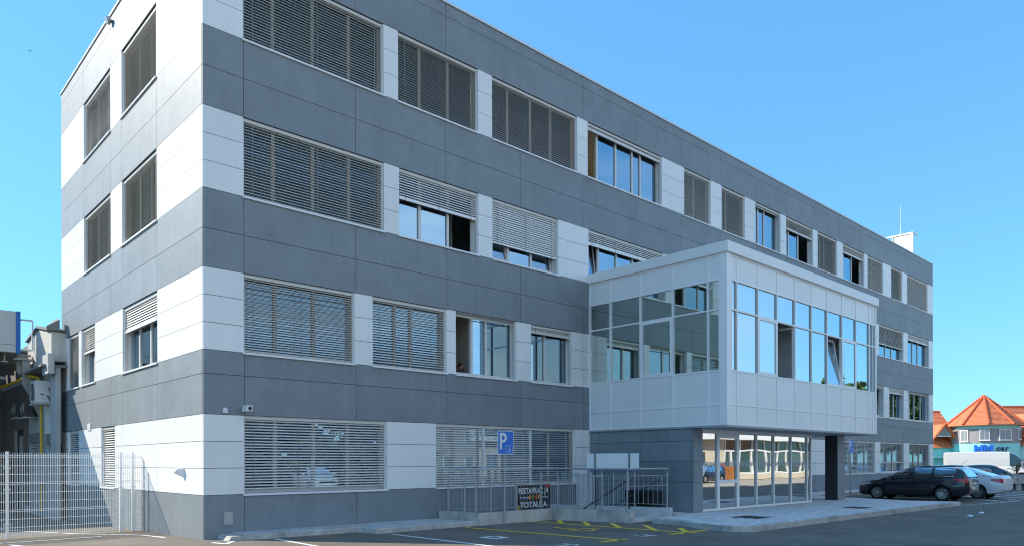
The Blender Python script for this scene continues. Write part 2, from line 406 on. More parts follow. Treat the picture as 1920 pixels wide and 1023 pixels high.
w('F', 3, 8.76, 11.70, (9.59, 10.61), drop=.72, tilt=60, st='tct', light=1)
w('F', 3, 13.25, 17.65, (14.0, 15.03, 15.98, 16.5), drop=.24, tilt=50, st='tcccc', light=1)
w('F', 3, 19.14, 21.11, (20.1,), drop=.3, tilt=50)
w('F', 3, 24.87, 27.26, (25.46, 26.02), drop=.5)
w('F', 3, 31.28, 33.64, (31.88, 32.45), drop=.2, tilt=40)
w('F', 3, 39.45, 43.43, (39.94, 40.95, 41.95), drop=.60, tilt=42)
w('F', 3, 44.17, 48.14, (44.58, 45.59, 46.59), drop=.17, tilt=70)
w('F', 2, .94, 3.9, (1.80, 2.83), drop=1, tilt=28, pitch=.060)
w('F', 2, 4.46, 6.95, (5.28, 5.82), drop=1, tilt=34)
w('F', 2, 7.31, 9.75, (8.07, 8.64), drop=.02, st='occ', curt=(1,), head=0)
w('F', 2, 10.42, 12.36, (11.23,), drop=.10, tilt=72)
w('F', 2, 37.8, 40.16, (38.5, 39.3), drop=.05, st='cct')
w('F', 2, 41.04, 43.45, (41.55, 42.25), drop=.14, tilt=70, st='tcc')
w('F', 2, 44.29, 48.2, (45.0, 45.9, 47.05), drop=.02, st='tccc', curt=(3,), head=0)
w('F', 1, .94, 4.89, (1.80, 2.82, 3.80), drop=.955, tilt=30, light=1)
w('F', 1, 6.57, 12.52, (7.37, 9.41, 11.39), drop=1, tilt=30, light=1, thick=(8.43, 10.44))
w('F', 1, 32.13, 34.0, (32.9,), drop=.9, tilt=30, light=1)
w('F', 1, 34.54, 38.8, (35.6, 36.7, 37.75), drop=1, tilt=20, light=1)
w('F', 1, 39.61, 43.45, (39.94, 41.09, 42.05), drop=.68, tilt=20, tr=.34)
w('F', 1, 44.39, 48.2, (45.74, 46.74), drop=1, tilt=16)
w('S', 4, 7.39, 10.54, (8.4, 9.5), drop=1, tilt=62, light=1)
w('S', 4, 3.17, 6.24, (4.2, 5.2), drop=1, tilt=42)
w('S', 3, 7.39, 10.54, (8.4, 9.5), drop=1, tilt=36)
w('S', 3, 3.17, 6.24, (4.2, 5.2), drop=1, tilt=40)
w('S', 2, 11.28, 12.9, (12.1,), drop=1, tilt=30, light=1)
w('S', 2, 9.2, 10.9, (10.1,), drop=.42, tilt=45, light=1)
w('S', 2, 3.15, 6.2, (4.32, 5.3), drop=.36, tilt=60, light=1)
w('S', 1, 11.3, 12.83, (12.05,), drop=1, tilt=28, light=1)
w('S', 1, 7.0, 8.51, (7.75,), drop=1, tilt=28, light=1)

# structure : backing walls with openings
wb = MB()
BACK = .05; TH = .34
levels = [(-.6, 1.0), (2.851, 4.318), (6.188, 7.975), (9.851, 11.67), (13.609, ZT)]
for (a, b) in levels:
    wb.box(BACK, LX-.03, BACK, TH, a, b); wb.box(BACK, TH, TH, LY, a, b)
for fl in (1, 2, 3, 4):
    for face, S in (('F', LX-.03), ('S', LY)):
        ws = sorted([(q[1], q[2]) for q in WIN if q[0] == face and q[5]['fl'] == fl])
        cur = BACK if face == 'F' else TH
        gaps = []
        for a, b in ws: gaps.append((cur, a)); cur = b
        gaps.append((cur, S))
        for a, b in gaps: wb.box(*fbox(face, a, b, BACK, TH, T['b%d' % fl]+.0, T['t%d' % fl]))
wb.box(LX-.34, LX-.03, TH, 13, -.6, ZT); wb.box(TH, LX-.34, 12.7, 13, -.6, ZT)
wb.build('wall', JOINT, BLD)
rb = MB(); rb.box(TH, LX-.34, TH, 12.7, 14.4, 14.7); rb.build('roof', CONC, BLD)
cb = MB(); cb.box(-.035, LX+.03, -.035, .36, ZT, ZT+.07); cb.box(-.035, .36, .36, LY, ZT, ZT+.07); cb.box(LX-.36, LX+.03, .36, 13, ZT, ZT+.07)
cb.build('parapet_cap', mat('cap_aluminium', (.62, .64, .64), .35, metal=.3), BLD)
# inside : floors, corridor wall, partitions
fb = MB()
for z0, z1 in ((-.1, .12), (3.0, 3.45), (6.35, 6.95), (10.0, 10.5), (13.62, 13.9)): fb.box(TH+.01, LX-.36, TH+.01, 12.6, z0, z1)
fb.build('floor_slab', mat('ceiling_paint', (.78, .77, .74), .8), BLD)
for z0, z1 in ((.121, 2.999), (3.451, 6.349), (6.951, 9.999), (10.501, 13.619)):
    pb = MB(); pb.box(6.0, LX-.4, 5.6, 5.7, z0, z1)
    for x in (5.05, 8.45, 13.0, 18.3, 24.4, 31, 37.5, 43.8): pb.box(x-.05, x+.05, .40, 5.59, z0+.001, z1-.001)
    pb.box(.4, 6.2, 6.7, 6.8, z0+.002, z1-.002)
    split(pb, 'partition', INT, BLD)
for (x, y) in ((6.9, 1.5), (11.85, 1.48), (16.4, 1.45), (20.2, 3)):
    pbox('ceiling_light', LAMP, BLD, x-.3, x+.3, y-.3, y+.3, 13.56, 13.6)

# cladding panels, each its own piece
GAP = .006; PT = .026
def panel(name, face, mt, s0, s1, t0, t1):
    o = pbox(name, mt, BLD, *fbox(face, s0+GAP, s1-GAP, 0, PT, t0+GAP, t1-GAP)); return o
fcols = [0.0]+[.95+3.0*k for k in range(17)]
fcols = [c for c in fcols if c < LX-.5]+[LX]
scols = [PT+.006, 3.166, 6.24, 7.39, 10.56, LY]
rows = [(-.5, T['b1']), (T['t1'], T['d21']), (T['d21'], T['b2']), (T['t2'], T['d32']), (T['d32'], T['b3']), (T['t3'], T['d43']), (T['d43'], T['b4']), (T['t4'], T['dt']), (T['dt'], ZT)]
for face, cols in (('F', fcols), ('S', scols)):
    for (t0, t1) in rows:
        for a, b in zip(cols, cols[1:]): panel('dark_panel', face, DARK, a, b, t0, t1)
    for fl in (1, 2, 3, 4):
        ws = sorted([(q[1], q[2]) for q in WIN if q[0] == face and q[5]['fl'] == fl])
        S0, S = (0, LX) if face == 'F' else (PT+.006, LY)
        cur = S0; gaps = []
        for a, b in ws: gaps.append((cur, a)); cur = b
        gaps.append((cur, S))
        for a, b in gaps:
            cuts = [a]+[c for c in cols[1:-1] if a+.35 < c < b-.35 and (b-a) > 1.9]+[b]
            if face == 'F': cuts = [a, b] if b-a < 3 else cuts
            for c0, c1 in zip(cuts, cuts[1:]):
                for k in range(3):
                    h = (T['t%d' % fl]-T['b%d' % fl])/3; t0 = T['b%d' % fl]+h*k
                    panel('light_panel', face, LIGHT, c0, c1, t0, t0+h)
for zz in range(1): pass
eb = MB(); eb.box(LX-.03, LX, .05, 13, -.5, ZT); eb.build('end_wall', DARK, BLD)

# windows
def slat(mb, face, s0, s1, dc, t, width, tilt):
    """a curved thin slat, outer edge low"""
    a = math.radians(tilt); c, sn = math.cos(a), math.sin(a); pts = []
    for u, v in ((-.5, 0), (-.17, .10), (.17, .10), (.5, 0)):
        du, dv = u*width, v*width
        pts.append((dc+du*c+dv*0 - dv*sn*.0, t+du*sn+dv*c))
    th = .0012
    vs = []
    for s in (s0, s1):
        for d, z in pts: vs.append((s, d, z+th) if face == 'F' else (d, s, z+th))
        for d, z in pts: vs.append((s, d, z-th) if face == 'F' else (d, s, z-th))
    fs = []
    for k in range(3):
        fs += [(k, k+1, 8+k+1, 8+k), (4+k, 8+4+k, 8+4+k+1, 4+k+1)]
    fs += [(0, 8, 12, 4), (3, 7, 15, 11), (0, 4, 7, 3), (8, 11, 15, 12)]
    mb.add(vs, fs)
def make_window(face, s0, s1, t0, t1, k):
    fr = MB(); B = lambda mb, *a: mb.box(*fbox(face, *a))
    D0, D1 = .20, .27
    B(fr, s0+.015, s1-.015, D0, D1, t0+.02, t0+.10); B(fr, s0+.015, s1-.015, D0, D1, t1-.075, t1-.015)
    B(fr, s0+.015, s0+.075, D0+.001, D1-.001, t0+.101, t1-.076); B(fr, s1-.075, s1-.015, D0+.001, D1-.001, t0+.101, t1-.076)
    for mm in k['mull']: B(fr, mm-.045, mm+.045, D0-.005, D1+.002, t0+.101, t1-.076)
    if k.get('tr'): B(fr, s0+.076, s1-.076, D0-.008, D1-.004, t0+(t1-t0)*k['tr']-.035, t0+(t1-t0)*k['tr']+.035)
    win = fr.build('window', FRAME, BLD)
    # jamb lining
    jb = MB()
    B(jb, s0-.001, s0+.014, PT+.001, .33, t0+.001, t1-.001); B(jb, s1-.014, s1+.001, PT+.001, .33, t0+.001, t1-.001)
    B(jb, s0+.015, s1-.015, PT+.03, .33, t1-.014, t1+.001)
    split(jb, 'jamb', LIGHT, win)
    sb = MB(); B(sb, s0-.03, s1+.03, -.045, .0, t0-.035, t0+.012); B(sb, s0+.015, s1-.015, .0, .199, t0-.004, t0+.014); sb.build('sill', WHITE, win)
    edges = [s0+.06]+list(k['mull'])+[s1-.06]
    st = k.get('st', 'c'*9)
    for i, (a, b) in enumerate(zip(edges, edges[1:])):
        x0, x1 = a+.03, b-.03; z0, z1 = t0+.10, t1-.076
        s = st[i] if i < len(st) else 'c'
        if s == 'c':
            m_ = MB(); B(m_, x0, x1, .232, .242, z0, z1); m_.build('pane', GL, win)
        else:
            # sash rotated about its left edge (open) or bottom edge (tilted)
            fm, pm = MB(), MB(); wd, ht = x1-x0, z1-z0
            for q in ((0, wd, 0, .06, 0, .05), (0, wd, 0, .06, ht-.05, ht), (0, .05, .001, .059, .051, ht-.051), (wd-.05, wd, .001, .059, .051, ht-.051)): fm.box(*q)
            pm.box(.05, wd-.05, .025, .035, .05, ht-.05)
            if s == 'o':
                ang = math.radians(82 if x1-x0 < 1.2 else 70)
                if i == 0: R = Matrix.Rotation(ang, 4, 'Z')
                else: R = Matrix.Translation((wd, 0, 0)) @ Matrix.Rotation(-ang, 4, 'Z') @ Matrix.Translation((-wd, 0, 0))
            else: R = Matrix.Rotation(-math.radians(8), 4, 'X')
            X = Matrix.Translation((x0, .225, z0)) @ R
            if face == 'S': X = Matrix(((0,1,0,0),(1,0,0,0),(0,0,1,0),(0,0,0,1))) @ X
            for q in (fm, pm): q.v = [tuple(X @ Vector(v)) for v in q.v]
            fm.build('sash', FRAME, win); pm.build('pane', GL, win)
        if i in k.get('curt', ()):
            m_ = MB(); n = 14
            for q in range(n):
                u0, u1 = x0+(x1-x0)*q/n, x0+(x1-x0)*(q+1)/n; d = .40+.02*math.sin(q*2.1)
                B(m_, u0, u1, d, d+.012, z0, z1)
            m_.build('curtain', CURT, win)
    if k.get('head', 1):
        hb = MB(); B(hb, s0+.016, s1-.016, .045, .155, t1-.085, t1-.016); hb.build('blind_box', FRAME, win)
    drop = k.get('drop', 0)
    if drop:
        bm = MB(); top = t1-.09; bot = top-(top-(t0+.05))*drop; pitch = k.get('pitch', .070)
        runs = [s0+.03]+list(k.get('thick', ()))+[s1-.03]
        for ri, (a, b) in enumerate(zip(runs, runs[1:])):
            z = top-.02; n = 0; tl = k.get('tilt', 40)
            if ri == 2: tl = 4
            full = drop
            zb = bot; wob = random.uniform(-4, 4)
            while z > zb+.03:
                slat(bm, face, a+.02, b-.02, .095, z+random.uniform(-.002, .002), .070, tl+wob+random.uniform(-2.5, 2.5)); z -= pitch; n += 1
        if bm.v:
            o = bm.build('blind', SLATL if k.get('light') else SLAT, win, kind='stuff')
        br = MB(); B(br, s0+.05, s1-.05, .075, .115, bot-.01, bot+.012)
        if drop < .95 and drop > .05:
            extra = .045*(1+3*(1-drop)); B(br, s0+.05, s1-.05, .062, .128, bot-.01, bot-.01+min(.13, extra*.6))
        br.build('bottom_rail', SLATL if k.get('light') else SLAT, win)
        cr = MB(); n = max(2, int((s1-s0)/1.3)+1)
        for q in range(n):
            s = s0+.25+(s1-s0-.5)*q/(n-1); cr = MB(); B(cr, s-.006, s+.006, .05, .054, bot, top); cr.build('ladder_cord', CORD, win)
    gr = MB(); B(gr, s0+.016, s0+.04, .06, .13, t0+.015, t1-.016); B(gr, s1-.04, s1-.016, .06, .13, t0+.015, t1-.016)
    for q in k.get('thick', ()): B(gr, q-.022, q+.022, .05, .14, t0+.015, t1-.086)
    split(gr, 'guide_rail', WHITE if k.get('thick') else FRAME, win)
for q in WIN: make_window(*q)

# ------------------------------------------------------------------ glazed box over the entrance (part of the building)
AX0, AX1, AY, AZ0, AZ1 = 13.25, 24.58, -5.37, 2.79, 8.25
R1, R2, R3, R4, R5 = 3.44, 4.46, 6.285, 7.165, 7.90
anx = bpy.data.objects.new('glazed_bay', None); COL.objects.link(anx); anx.parent = BLD; anx['label'] = 'light grey glazed box projecting over the entrance'
bx = MB()
bx.box(AX0+.09, AX1-.09, AY+.09, -.0, AZ0+.05, 3.40); bx.box(AX0+.09, AX1-.09, AY+.09, -.0, 7.30, 7.9)
bx.build('floor_slab', mat('ceiling_paint', (.78, .77, .74), .8), anx)
ft = MB()   # fascia
ft.box(AX0-.07, AX1+.07, AY-.09, AY+.02, 7.93, AZ1); ft.box(AX0-.07, AX0+.04, AY+.02, -.002, 7.93, AZ1); ft.box(AX1-.04, AX1+.07, AY+.02, -.002, 7.93, AZ1)
ft.build('fascia', ANX, anx, bevel=.008)
rf = MB(); rf.box(AX0+.04, AX1-.04, AY+.02, -.002, 7.93, 8.1); rf.build('roof', CONC, anx)
sf = MB(); sf.box(AX0-.02, AX1+.02, AY-.03, -.002, AZ0-.03, AZ0+.03); sf.build('soffit', mat('soffit_grey', (.34, .345, .35), .5), anx)
cp = MB(); cp.box(AX0-.015, AX0+.06, AY-.02, AY+.22, AZ0+.03, 7.93); cp.box(AX0+.06, AX0+.24, AY-.02, AY+.06, AZ0+.03, 7.93)
cp.box(AX1-.06, AX1+.015, AY-.02, AY+.10, AZ0+.03, 7.93); split(cp, 'corner_post', ANXF, anx)
fm = MB()
lys = [-.03, -.95, -2.21, -3.47, -4.73, -5.13]
fxs = [13.52, 13.85, 15.12, 16.36, 17.61, 18.85, 20.09, 21.36, 22.62, 23.91, 24.25, 24.5]
rws = [AZ0+.05, R1, R2, R3, R4, 7.90]
for y in lys: fm.box(AX0-.004, AX0+.10, y-.027, y+.027, AZ0+.03, 7.93)
for x in fxs: fm.box(x-.027, x+.027, AY-.004, AY+.10, AZ0+.031, 7.929)
for z in rws:
    for a, b in zip(lys, lys[1:]): fm.box(AX0, AX0+.095, b+.028, a-.028, z-.025, z+.025)
    for a, b in zip(fxs, fxs[1:]): fm.box(a+.028, b-.028, AY, AY+.095, z-.025, z+.025)
fm.build('frame', ANXF, anx)
for fc in ('L', 'P'):
    edges = lys if fc == 'L' else fxs
    for i, (a, b) in enumerate(zip(edges, edges[1:])):
        a, b = min(a, b)+.028, max(a, b)-.028
        for j, (z0, z1) in enumerate(zip(rws, rws[1:])):
            z0 += .026; z1 -= .026
            glz = j in (2, 3)
            q = lambda d0, d1: (AX0+d0, AX0+d1, a, b, z0, z1) if fc == 'L' else (a, b, AY+d0, AY+d1, z0, z1)
            if not glz: pbox('infill_panel', ANX, anx, *q(.018, .05))
            else:
                special = None
                if j == 2 and fc == 'L' and i == 2: special = 'f'
                if j == 2 and fc == 'P' and i in (2, 7): special = 'f'
                if j == 2 and fc == 'P' and i == 3: special = 'o'
                if j == 2 and fc == 'P' and i == 6: special = 't'
                gm = GLA if fc == 'L' else GLF
                if special is None: pbox('pane', gm, anx, *q(.045, .055))
                else:
                    F, P_ = MB(), MB(); wd, ht = b-a, z1-z0; e = .075
                    for r in ((0, wd, 0, .06, 0, e), (0, wd, 0, .06, ht-e, ht), (0, e, .001, .059, e+.001, ht-e-.001), (wd-e, wd, .001, .059, e+.001, ht-e-.001)): F.box(*r)
                    P_.box(e, wd-e, .025, .035, e, ht-e)
                    if special == 'f': X = Matrix.Translation((a, AY-.004, z0))
                    elif special == 'o': X = Matrix.Translation((b, AY+.03, z0)) @ Matrix.Rotation(math.radians(-86), 4, 'Z') @ Matrix.Translation((-wd, 0, 0))
                    else: X = Matrix.Translation((a, AY+.01, z0)) @ Matrix.Rotation(-math.radians(9), 4, 'X')
                    if fc == 'L': X = Matrix(((0, 1, 0, AX0-AY), (1, 0, 0, 0), (0, 0, 1, 0), (0, 0, 0, 1))) @ X
                    for q_ in (F, P_): q_.v = [tuple(X @ Vector(v)) for v in q_.v]
                    F.build('sash', ANXF, anx); P_.build('pane', gm, anx)
ib = MB(); ib.box(15.9, 16.0, -5.1, -.4, 3.41, 7.29); ib.box(22.0, 22.1, -5.1, -1, 3.41, 7.29); split(ib, 'partition', mat('bay_wall_pale', (.85, .86, .84), .8), anx)  # pale walls added so the box looks brighter through its side panes
rod = MB(); rod.tube((13.45, -4.6, 8.25), (13.45, -4.6, 8.55), .012); rod.build('lightning_rod', GALV, anx)
# ground floor under the bay
gf = bpy.data.objects.new('entrance_room', None); COL.objects.link(gf); gf.parent = BLD; gf['label'] = 'dark panelled ground floor room with a glass shopfront'
GX, GXE, GY = 13.28, 21.46, -4.2
bw = MB(); bw.box(GX+.04, GX+.3, GY+.04, -.01, PV-.2, AZ0-.035); bw.box(GX+.3, 13.80, GY+.04, GY+.3, PV-.2, AZ0-.035); bw.build('wall', JOINT, gf)
zr = [PV-.1, .68, 1.18, 1.76, 2.37, AZ0-.036]
zr = [PV-.1, 1.09, 1.75, 2.37, AZ0-.036]
for z0, z1 in zip(zr, zr[1:]):
    for y0, y1 in ((GY+.03, -2.24), (-2.24, -.002)): pbox('dark_panel', DARK, gf, GX, GX+.026, y0+GAP, y1-GAP, z0+GAP, z1-GAP)
    pbox('dark_panel', DARK, gf, GX, 13.80, GY, GY+.026, z0+GAP, z1-GAP)
    pbox('dark_panel', DARK, gf, 13.775, 13.801, GY+.03, GY+.3, z0+GAP, z1-GAP)
gxs = [13.83, 14.75, 16.05, 17.26, 18.48, 19.8, 21.10, 21.43]
GYG = GY+.06
sfm = MB()
for x in gxs: sfm.box(x-.03, x+.03, GYG-.02, GYG+.1, PV+.0, AZ0-.036)
for a, b in zip(gxs, gxs[1:]):
    sfm.box(a+.031, b-.031, GYG-.015, GYG+.09, PV, PV+.07); sfm.box(a+.031, b-.031, GYG-.015, GYG+.09, AZ0-.16, AZ0-.036)
sfm.box(14.78, 14.86, GYG-.018, GYG+.08, PV+.071, AZ0-.161); sfm.box(15.94, 16.02, GYG-.018, GYG+.08, PV+.071, AZ0-.161)
sfm.box(14.861, 15.939, GYG-.018, GYG+.08, 1.02, 1.13); sfm.box(14.861, 15.939, GYG-.018, GYG+.08, AZ0-.30, AZ0-.161)
sfm.build('shopfront_frame', ANXF, gf)
for i, (a, b) in enumerate(zip(gxs, gxs[1:])):
    m_ = MB(); m_.box(a+.03, b-.03, GYG+.03, GYG+.045, PV+.07, AZ0-.16); m_.build('pane', GLG, gf)
# manifestation band of small squares with arrows
DEC = mat('glass_decal', (.62, .66, .66), .6)
for i, (a, b) in enumerate(zip(gxs, gxs[1:])):
    d = MB(); x = a+.05
    while x+.12 < b-.03:
        y = GYG+.024; z0, z1 = 1.56, 1.72
        d.add([(x, y, z0), (x+.10, y, z0), (x+.10, y, z1), (x, y, z1), (x+.02, y, z0), (x+.10, y, z1-.03), (x, y, z0+.03), (x+.08, y, z1)], [(0, 4, 7, 6) if 0 else (6, 7, 3), (4, 1, 5)])
        x += .135
    if d.v: d.build('decal_band', DEC, gf)
b = MB(); b.box(GXE-.05, GXE+.03, GYG+.11, -.02, PV, PV+.07); b.box(GXE-.05, GXE+.03, GYG+.11, -.02, AZ0-.16, AZ0-.036); b.build('side_frame', ANXF, gf)
b = MB(); b.box(GXE-.02, GXE-.01, GYG+.11, -.02, PV+.071, AZ0-.161); b.build('pane', GL, gf)
b = MB(); b.box(GX+.3, GXE-.06, GYG+.12, -.02, PV-.05, PV+.0); b.build('floor', INTD, gf)
pc = MB(); pc.box(23.53, 24.2, -4.26, -3.76, PV-.1, AZ0-.036); pc.build('pillar', mat('pillar_dark', (.035, .04, .045), .5), BLD)
b = MB(); b.box(23.53, 24.2, -4.275, -4.262, PV, 1.70); b.box(23.53, 24.2, -4.275, -4.262, 1.76, AZ0-.04); b.box(23.53, 24.2, -4.28, -4.262, 1.705, 1.755)
b.build('pillar_face', mat('pillar_face', (.24, .245, .25), .5), BLD)
b = MB(); b.box(13.268, 13.279, -2.95, -2.78, .50, .54); b.build('wall_tag', WHITE, gf)

# fittings on the walls
b = MB(); b.box(.46, .665, -.02, -.001, .31, .60); b.box(.48, .645, -.026, -.021, .33, .55); b.box(.555, .575, -.032, -.027, .37, .39)
o = b.build('meter_cover', [mat('meter_door', (.42, .42, .41), .5)]); tag(o, 'small square grey cabinet door low on the corner wall', 'meter cabinet')
t = thing('dome_sensor', 'small white dome beside the camera high on the dark band', 'sensor', (.495, 0, 2.96))
b = MB()
for i in range(6):
    a0, a1 = math.pi/2*i/6, math.pi/2*(i+1)/6
    b.tube((0, -.001-.05*math.sin(a0), 0), (0, -.001-.05*math.sin(a1), 0), .055*math.cos(a0)+.001, .055*math.cos(a1)+.001, 12, cap=i == 5)
b.build('dome', WHITE, t); b = MB(); b.box(-.055, .055, -.03, -.001, -.07, 0); b.build('base', WHITE, t)
t = thing('security_camera', 'white security camera at the top of the ground floor window', 'security camera', (.97, 0, 3.0))
b = MB(); b.box(-.09, .05, -.30, -.08, -.06, .06); b.box(-.10, .06, -.32, -.06, .06, .075); b.build('housing', WHITE, t, bevel=.01)
b = MB(); b.tube((-.02, -.001, 0), (-.02, -.10, -.02), .03); b.box(-.08, .05, -.03, -.001, -.07, .07); b.build('bracket', WHITE, t)
b = MB(); b.tube((-.02, -.301, 0), (-.02, -.325, 0), .04); b.build('lens', BLACK, t)
# wall lamp / outlet hood on the sunny side
t = thing('wall_spout', 'white angled hood low on the sunlit side wall', 'wall fitting', (0, 1.3, 1.5))
b = MB(); b.add([(-.001, -.10, .12), (-.001, .12, .12), (-.001, .12, .03), (-.001, -.10, -.12), (-.14, -.05, .10), (-.14, .10, .10), (-.18, .12, -.0), (-.10, -.04, -.04)],
                [(0, 1, 5, 4), (4, 5, 6, 7), (0, 4, 7, 3), (1, 2, 6, 5), (3, 7, 6, 2)]); b.build('hood', WHITE, t)
t = thing('roof_lamp', 'small grey round lamp under the roof edge of the side wall', 'wall lamp', (0, 7.2, 14.88))
b = MB(); b.tube((-.001, 0, 0), (-.08, 0, 0), .05, .07, 12); b.tube((-.081, 0, 0), (-.15, 0, -.02), .12, .10, 14); b.build('lamp_head', GALV, t)
b = MB(); b.box(-.03, -.001, 9.7, 10.05, 2.80, 3.02); b.box(-.034, -.031, 9.75, 9.85, 2.84, 2.98); b.box(-.034, -.031, 9.9, 10.0, 2.84, 2.98)
tag(b.build('socket_plate', WHITE), 'small white double plate on the side wall above the lowest window', 'socket plate')
# roof plant
t = thing('rooftop_screen', 'pale framed screen box standing on the far end of the roof', 'rooftop screen', (48, 0, 15.15))
b = MB(); b.box(0, .10, .92, 1.04, -.4, 2.2); b.box(0, .10, 2.2, 2.28, -.4, 2.1); b.box(0, .10, 2.75, 2.85, -.4, 2.15); b.box(-.003, .103, .92, 2.85, 2.1, 2.2); b.box(.0, .9, .92, 1.02, 2.101, 2.199)
b.build('frame', WHITE, t); b = MB(); b.box(.04, .07, 1.04, 2.2, -.4, 2.1); b.build('panel', mat('cream_panel', (.6, .58, .52), .6), t)
t = thing('roof_antenna', 'thin antenna rod rising from the roof near the pale screen', 'antenna', (45.9, 1.0, 14.7))
b = MB(); b.tube((0, 0, 0), (0, 0, 2.6), .02); b.tube((0, 0, 2.6), (0, 0, 4.0), .012); b.build('rod', WHITE, t)
# person at the open window
SKIN = mat('skin', (.45, .26, .18), .6); HAIR = mat('hair_dark', (.02, .015, .012), .7); CLO = mat('dark_red_shirt', (.09, .02, .02), .85)
t = thing('person', 'seated person in a dark shirt looking out of the open window', 'person', (8.12, .78, 3.47))
import_bm = bmesh.new()
def skin_figure(name, joints, edges, mt, parent, sub=2):
    me = bpy.data.meshes.new(name); me.from_pydata([j[:3] for j in joints], edges, [])
    o = bpy.data.objects.new(name, me); COL.objects.link(o)
    sk = o.modifiers.new('skin', 'SKIN'); s_ = o.modifiers.new('sub', 'SUBSURF'); s_.levels = sub; s_.render_levels = sub
    me.skin_vertices.new() if not me.skin_vertices else None
    for i, j in enumerate(joints):
        me.skin_vertices[0].data[i].radius = (j[3], j[3])
    me.skin_vertices[0].data[0].use_root = True
    dg = bpy.context.evaluated_depsgraph_get(); nm = bpy.data.meshes.new_from_object(o.evaluated_get(dg)); bpy.data.objects.remove(o)
    nm.materials.clear(); nm.materials.append(mt); nm.polygons.foreach_set('use_smooth', [True]*len(nm.polygons))
    r = bpy.data.objects.new(name, nm); COL.objects.link(r); r.parent = parent; return r
J = [(0, 0, .50, .14), (0, 0, .75, .15), (0, 0, .95, .14), (0, -.01, 1.07, .055), (.19, 0, .98, .065), (.24, -.05, .74, .05), (.16, -.26, .66, .04), (-.19, 0, .98, .065), (-.24, -.05, .74, .05), (-.16, -.26, .66, .04),
     (.10, -.1, .46, .09), (.12, -.5, .48, .07), (.12, -.52, .08, .05), (-.10, -.1, .46, .09), (-.12, -.5, .48, .07), (-.12, -.52, .08, .05)]
skin_figure('body', J, [(0, 1), (1, 2), (2, 3), (2, 4), (4, 5), (5, 6), (2, 7), (7, 8), (8, 9), (0, 10), (10, 11), (11, 12), (0, 13), (13, 14), (14, 15)], CLO, t)
def ball(mb, c, rx, ry, rz, n=12, m=8, fr=0., to=1.):
    vs = []; fs = []
    for j in range(m+1):
        th = math.pi*(fr+(to-fr)*j/m)
        for i in range(n):
            ph = 2*math.pi*i/n; vs.append((c[0]+rx*math.sin(th)*math.cos(ph), c[1]+ry*math.sin(th)*math.sin(ph), c[2]+rz*math.cos(th)))
    for j in range(m):
        for i in range(n): fs.append((j*n+i, (j+1)*n+i, (j+1)*n+(i+1) % n, j*n+(i+1) % n))
    mb.add(vs, fs)
b = MB(); ball(b, (0, -.02, 1.20), .078, .095, .115); ball(b, (0, -.118, 1.19), .012, .02, .018, 8, 5); ball(b, (.079, -.01, 1.19), .012, .02, .03, 8, 5); ball(b, (-.079, -.01, 1.19), .012, .02, .03, 8, 5); b.build('head', SKIN, t, smooth=True)
b = MB(); ball(b, (0, .005, 1.225), .088, .102, .115, 12, 8, 0, .55); b.build('hair', HAIR, t, smooth=True)
b = MB(); b.box(-.25, .25, -.2, .25, .40, .44); b.box(-.24, .24, .21, .25, .45, .95)
for sx in (-.22, .20):
    for sy in (-.18, .2): b.box(sx, sx+.03, sy, sy+.03, 0, .40)
o = b.build('chair', BLACK); o.location = (8.12, .80, 3.452); tag(o, 'dark office chair under the person at the open window', 'chair')

# ------------------------------------------------------------------ birds
for (u, lab, s, loc) in ((0, 'dark bird gliding alone in the sky over the side wall', .32, (2.9, 36.3, 27.1)), (1, 'tiny bird high in the sky above the far roof end', .25, (89.5, 17, 35.7))):
    t = thing('bird', lab, 'bird', loc, -.8)
    b = MB(); bl = mat('bird_dark', (.05, .05, .055), .8)
    ball(b, (0, 0, 0), .07*s, .20*s, .06*s, 8, 6)
    for sg in (1, -1): b.add([(0, .06*s, .02), (0, -.08*s, .02), (sg*.3*s, -.02*s, .12*s), (sg*.3*s, .06*s, .12*s), (sg*.62*s, -.12*s, .02*s), (0, 0, .035)], [(0, 1, 2, 3), (3, 2, 4)])
    b.add([(0, -.15*s, 0), (.07*s, -.36*s, 0), (-.07*s, -.36*s, 0)], [(0, 1, 2)])
    b.build('body', bl, t)

# ------------------------------------------------------------------ ramp wall, railing, stair
ZW = .34
def wallrun(mb, pts, th, z0, z1):
    for a, b in zip(pts, pts[1:]):
        a, b = Vector(a), Vector(b); d = (b-a).normalized(); n = Vector((-d.y, d.x))*th
        mb.prism([tuple(a), tuple(b), tuple(b+n), tuple(a+n)], z0, z1)
t = thing('ramp_wall', 'low stained concrete wall carrying the grey railing', 'concrete wall')
b = MB(); wallrun(b, [(6.62, -.03), (6.78, -1.66)], .18, -.2, ZW); b.build('wall_segment', CONC, t, bevel=.01)
b = MB(); wallrun(b, [(6.785, -1.66), (9.66, -1.66)], .18, -.2, ZW-.002); b.build('wall_segment', CONC, t, bevel=.01)
b = MB(); wallrun(b, [(9.66, -1.58), (10.28, -4.12)], .2, -.2, ZW-.004); b.build('wall_segment', CONC, t, bevel=.01)
CONCB = mat('concrete_pale', (.56, .57, .57), .8, var=.08, vs=2, bump=.2, bs=90)
t = thing('stair_wall', 'second pale concrete wall behind the first, beside the stair opening', 'concrete wall')
b = MB(); wallrun(b, [(10.75, -.4), (12.02, -4.22)], .26, -.9, ZW+.02); b.build('wall_segment', CONCB, t, bevel=.01)
b = MB(); b.box(11.62, 11.9, -4.24, -4.22, .0, .18)
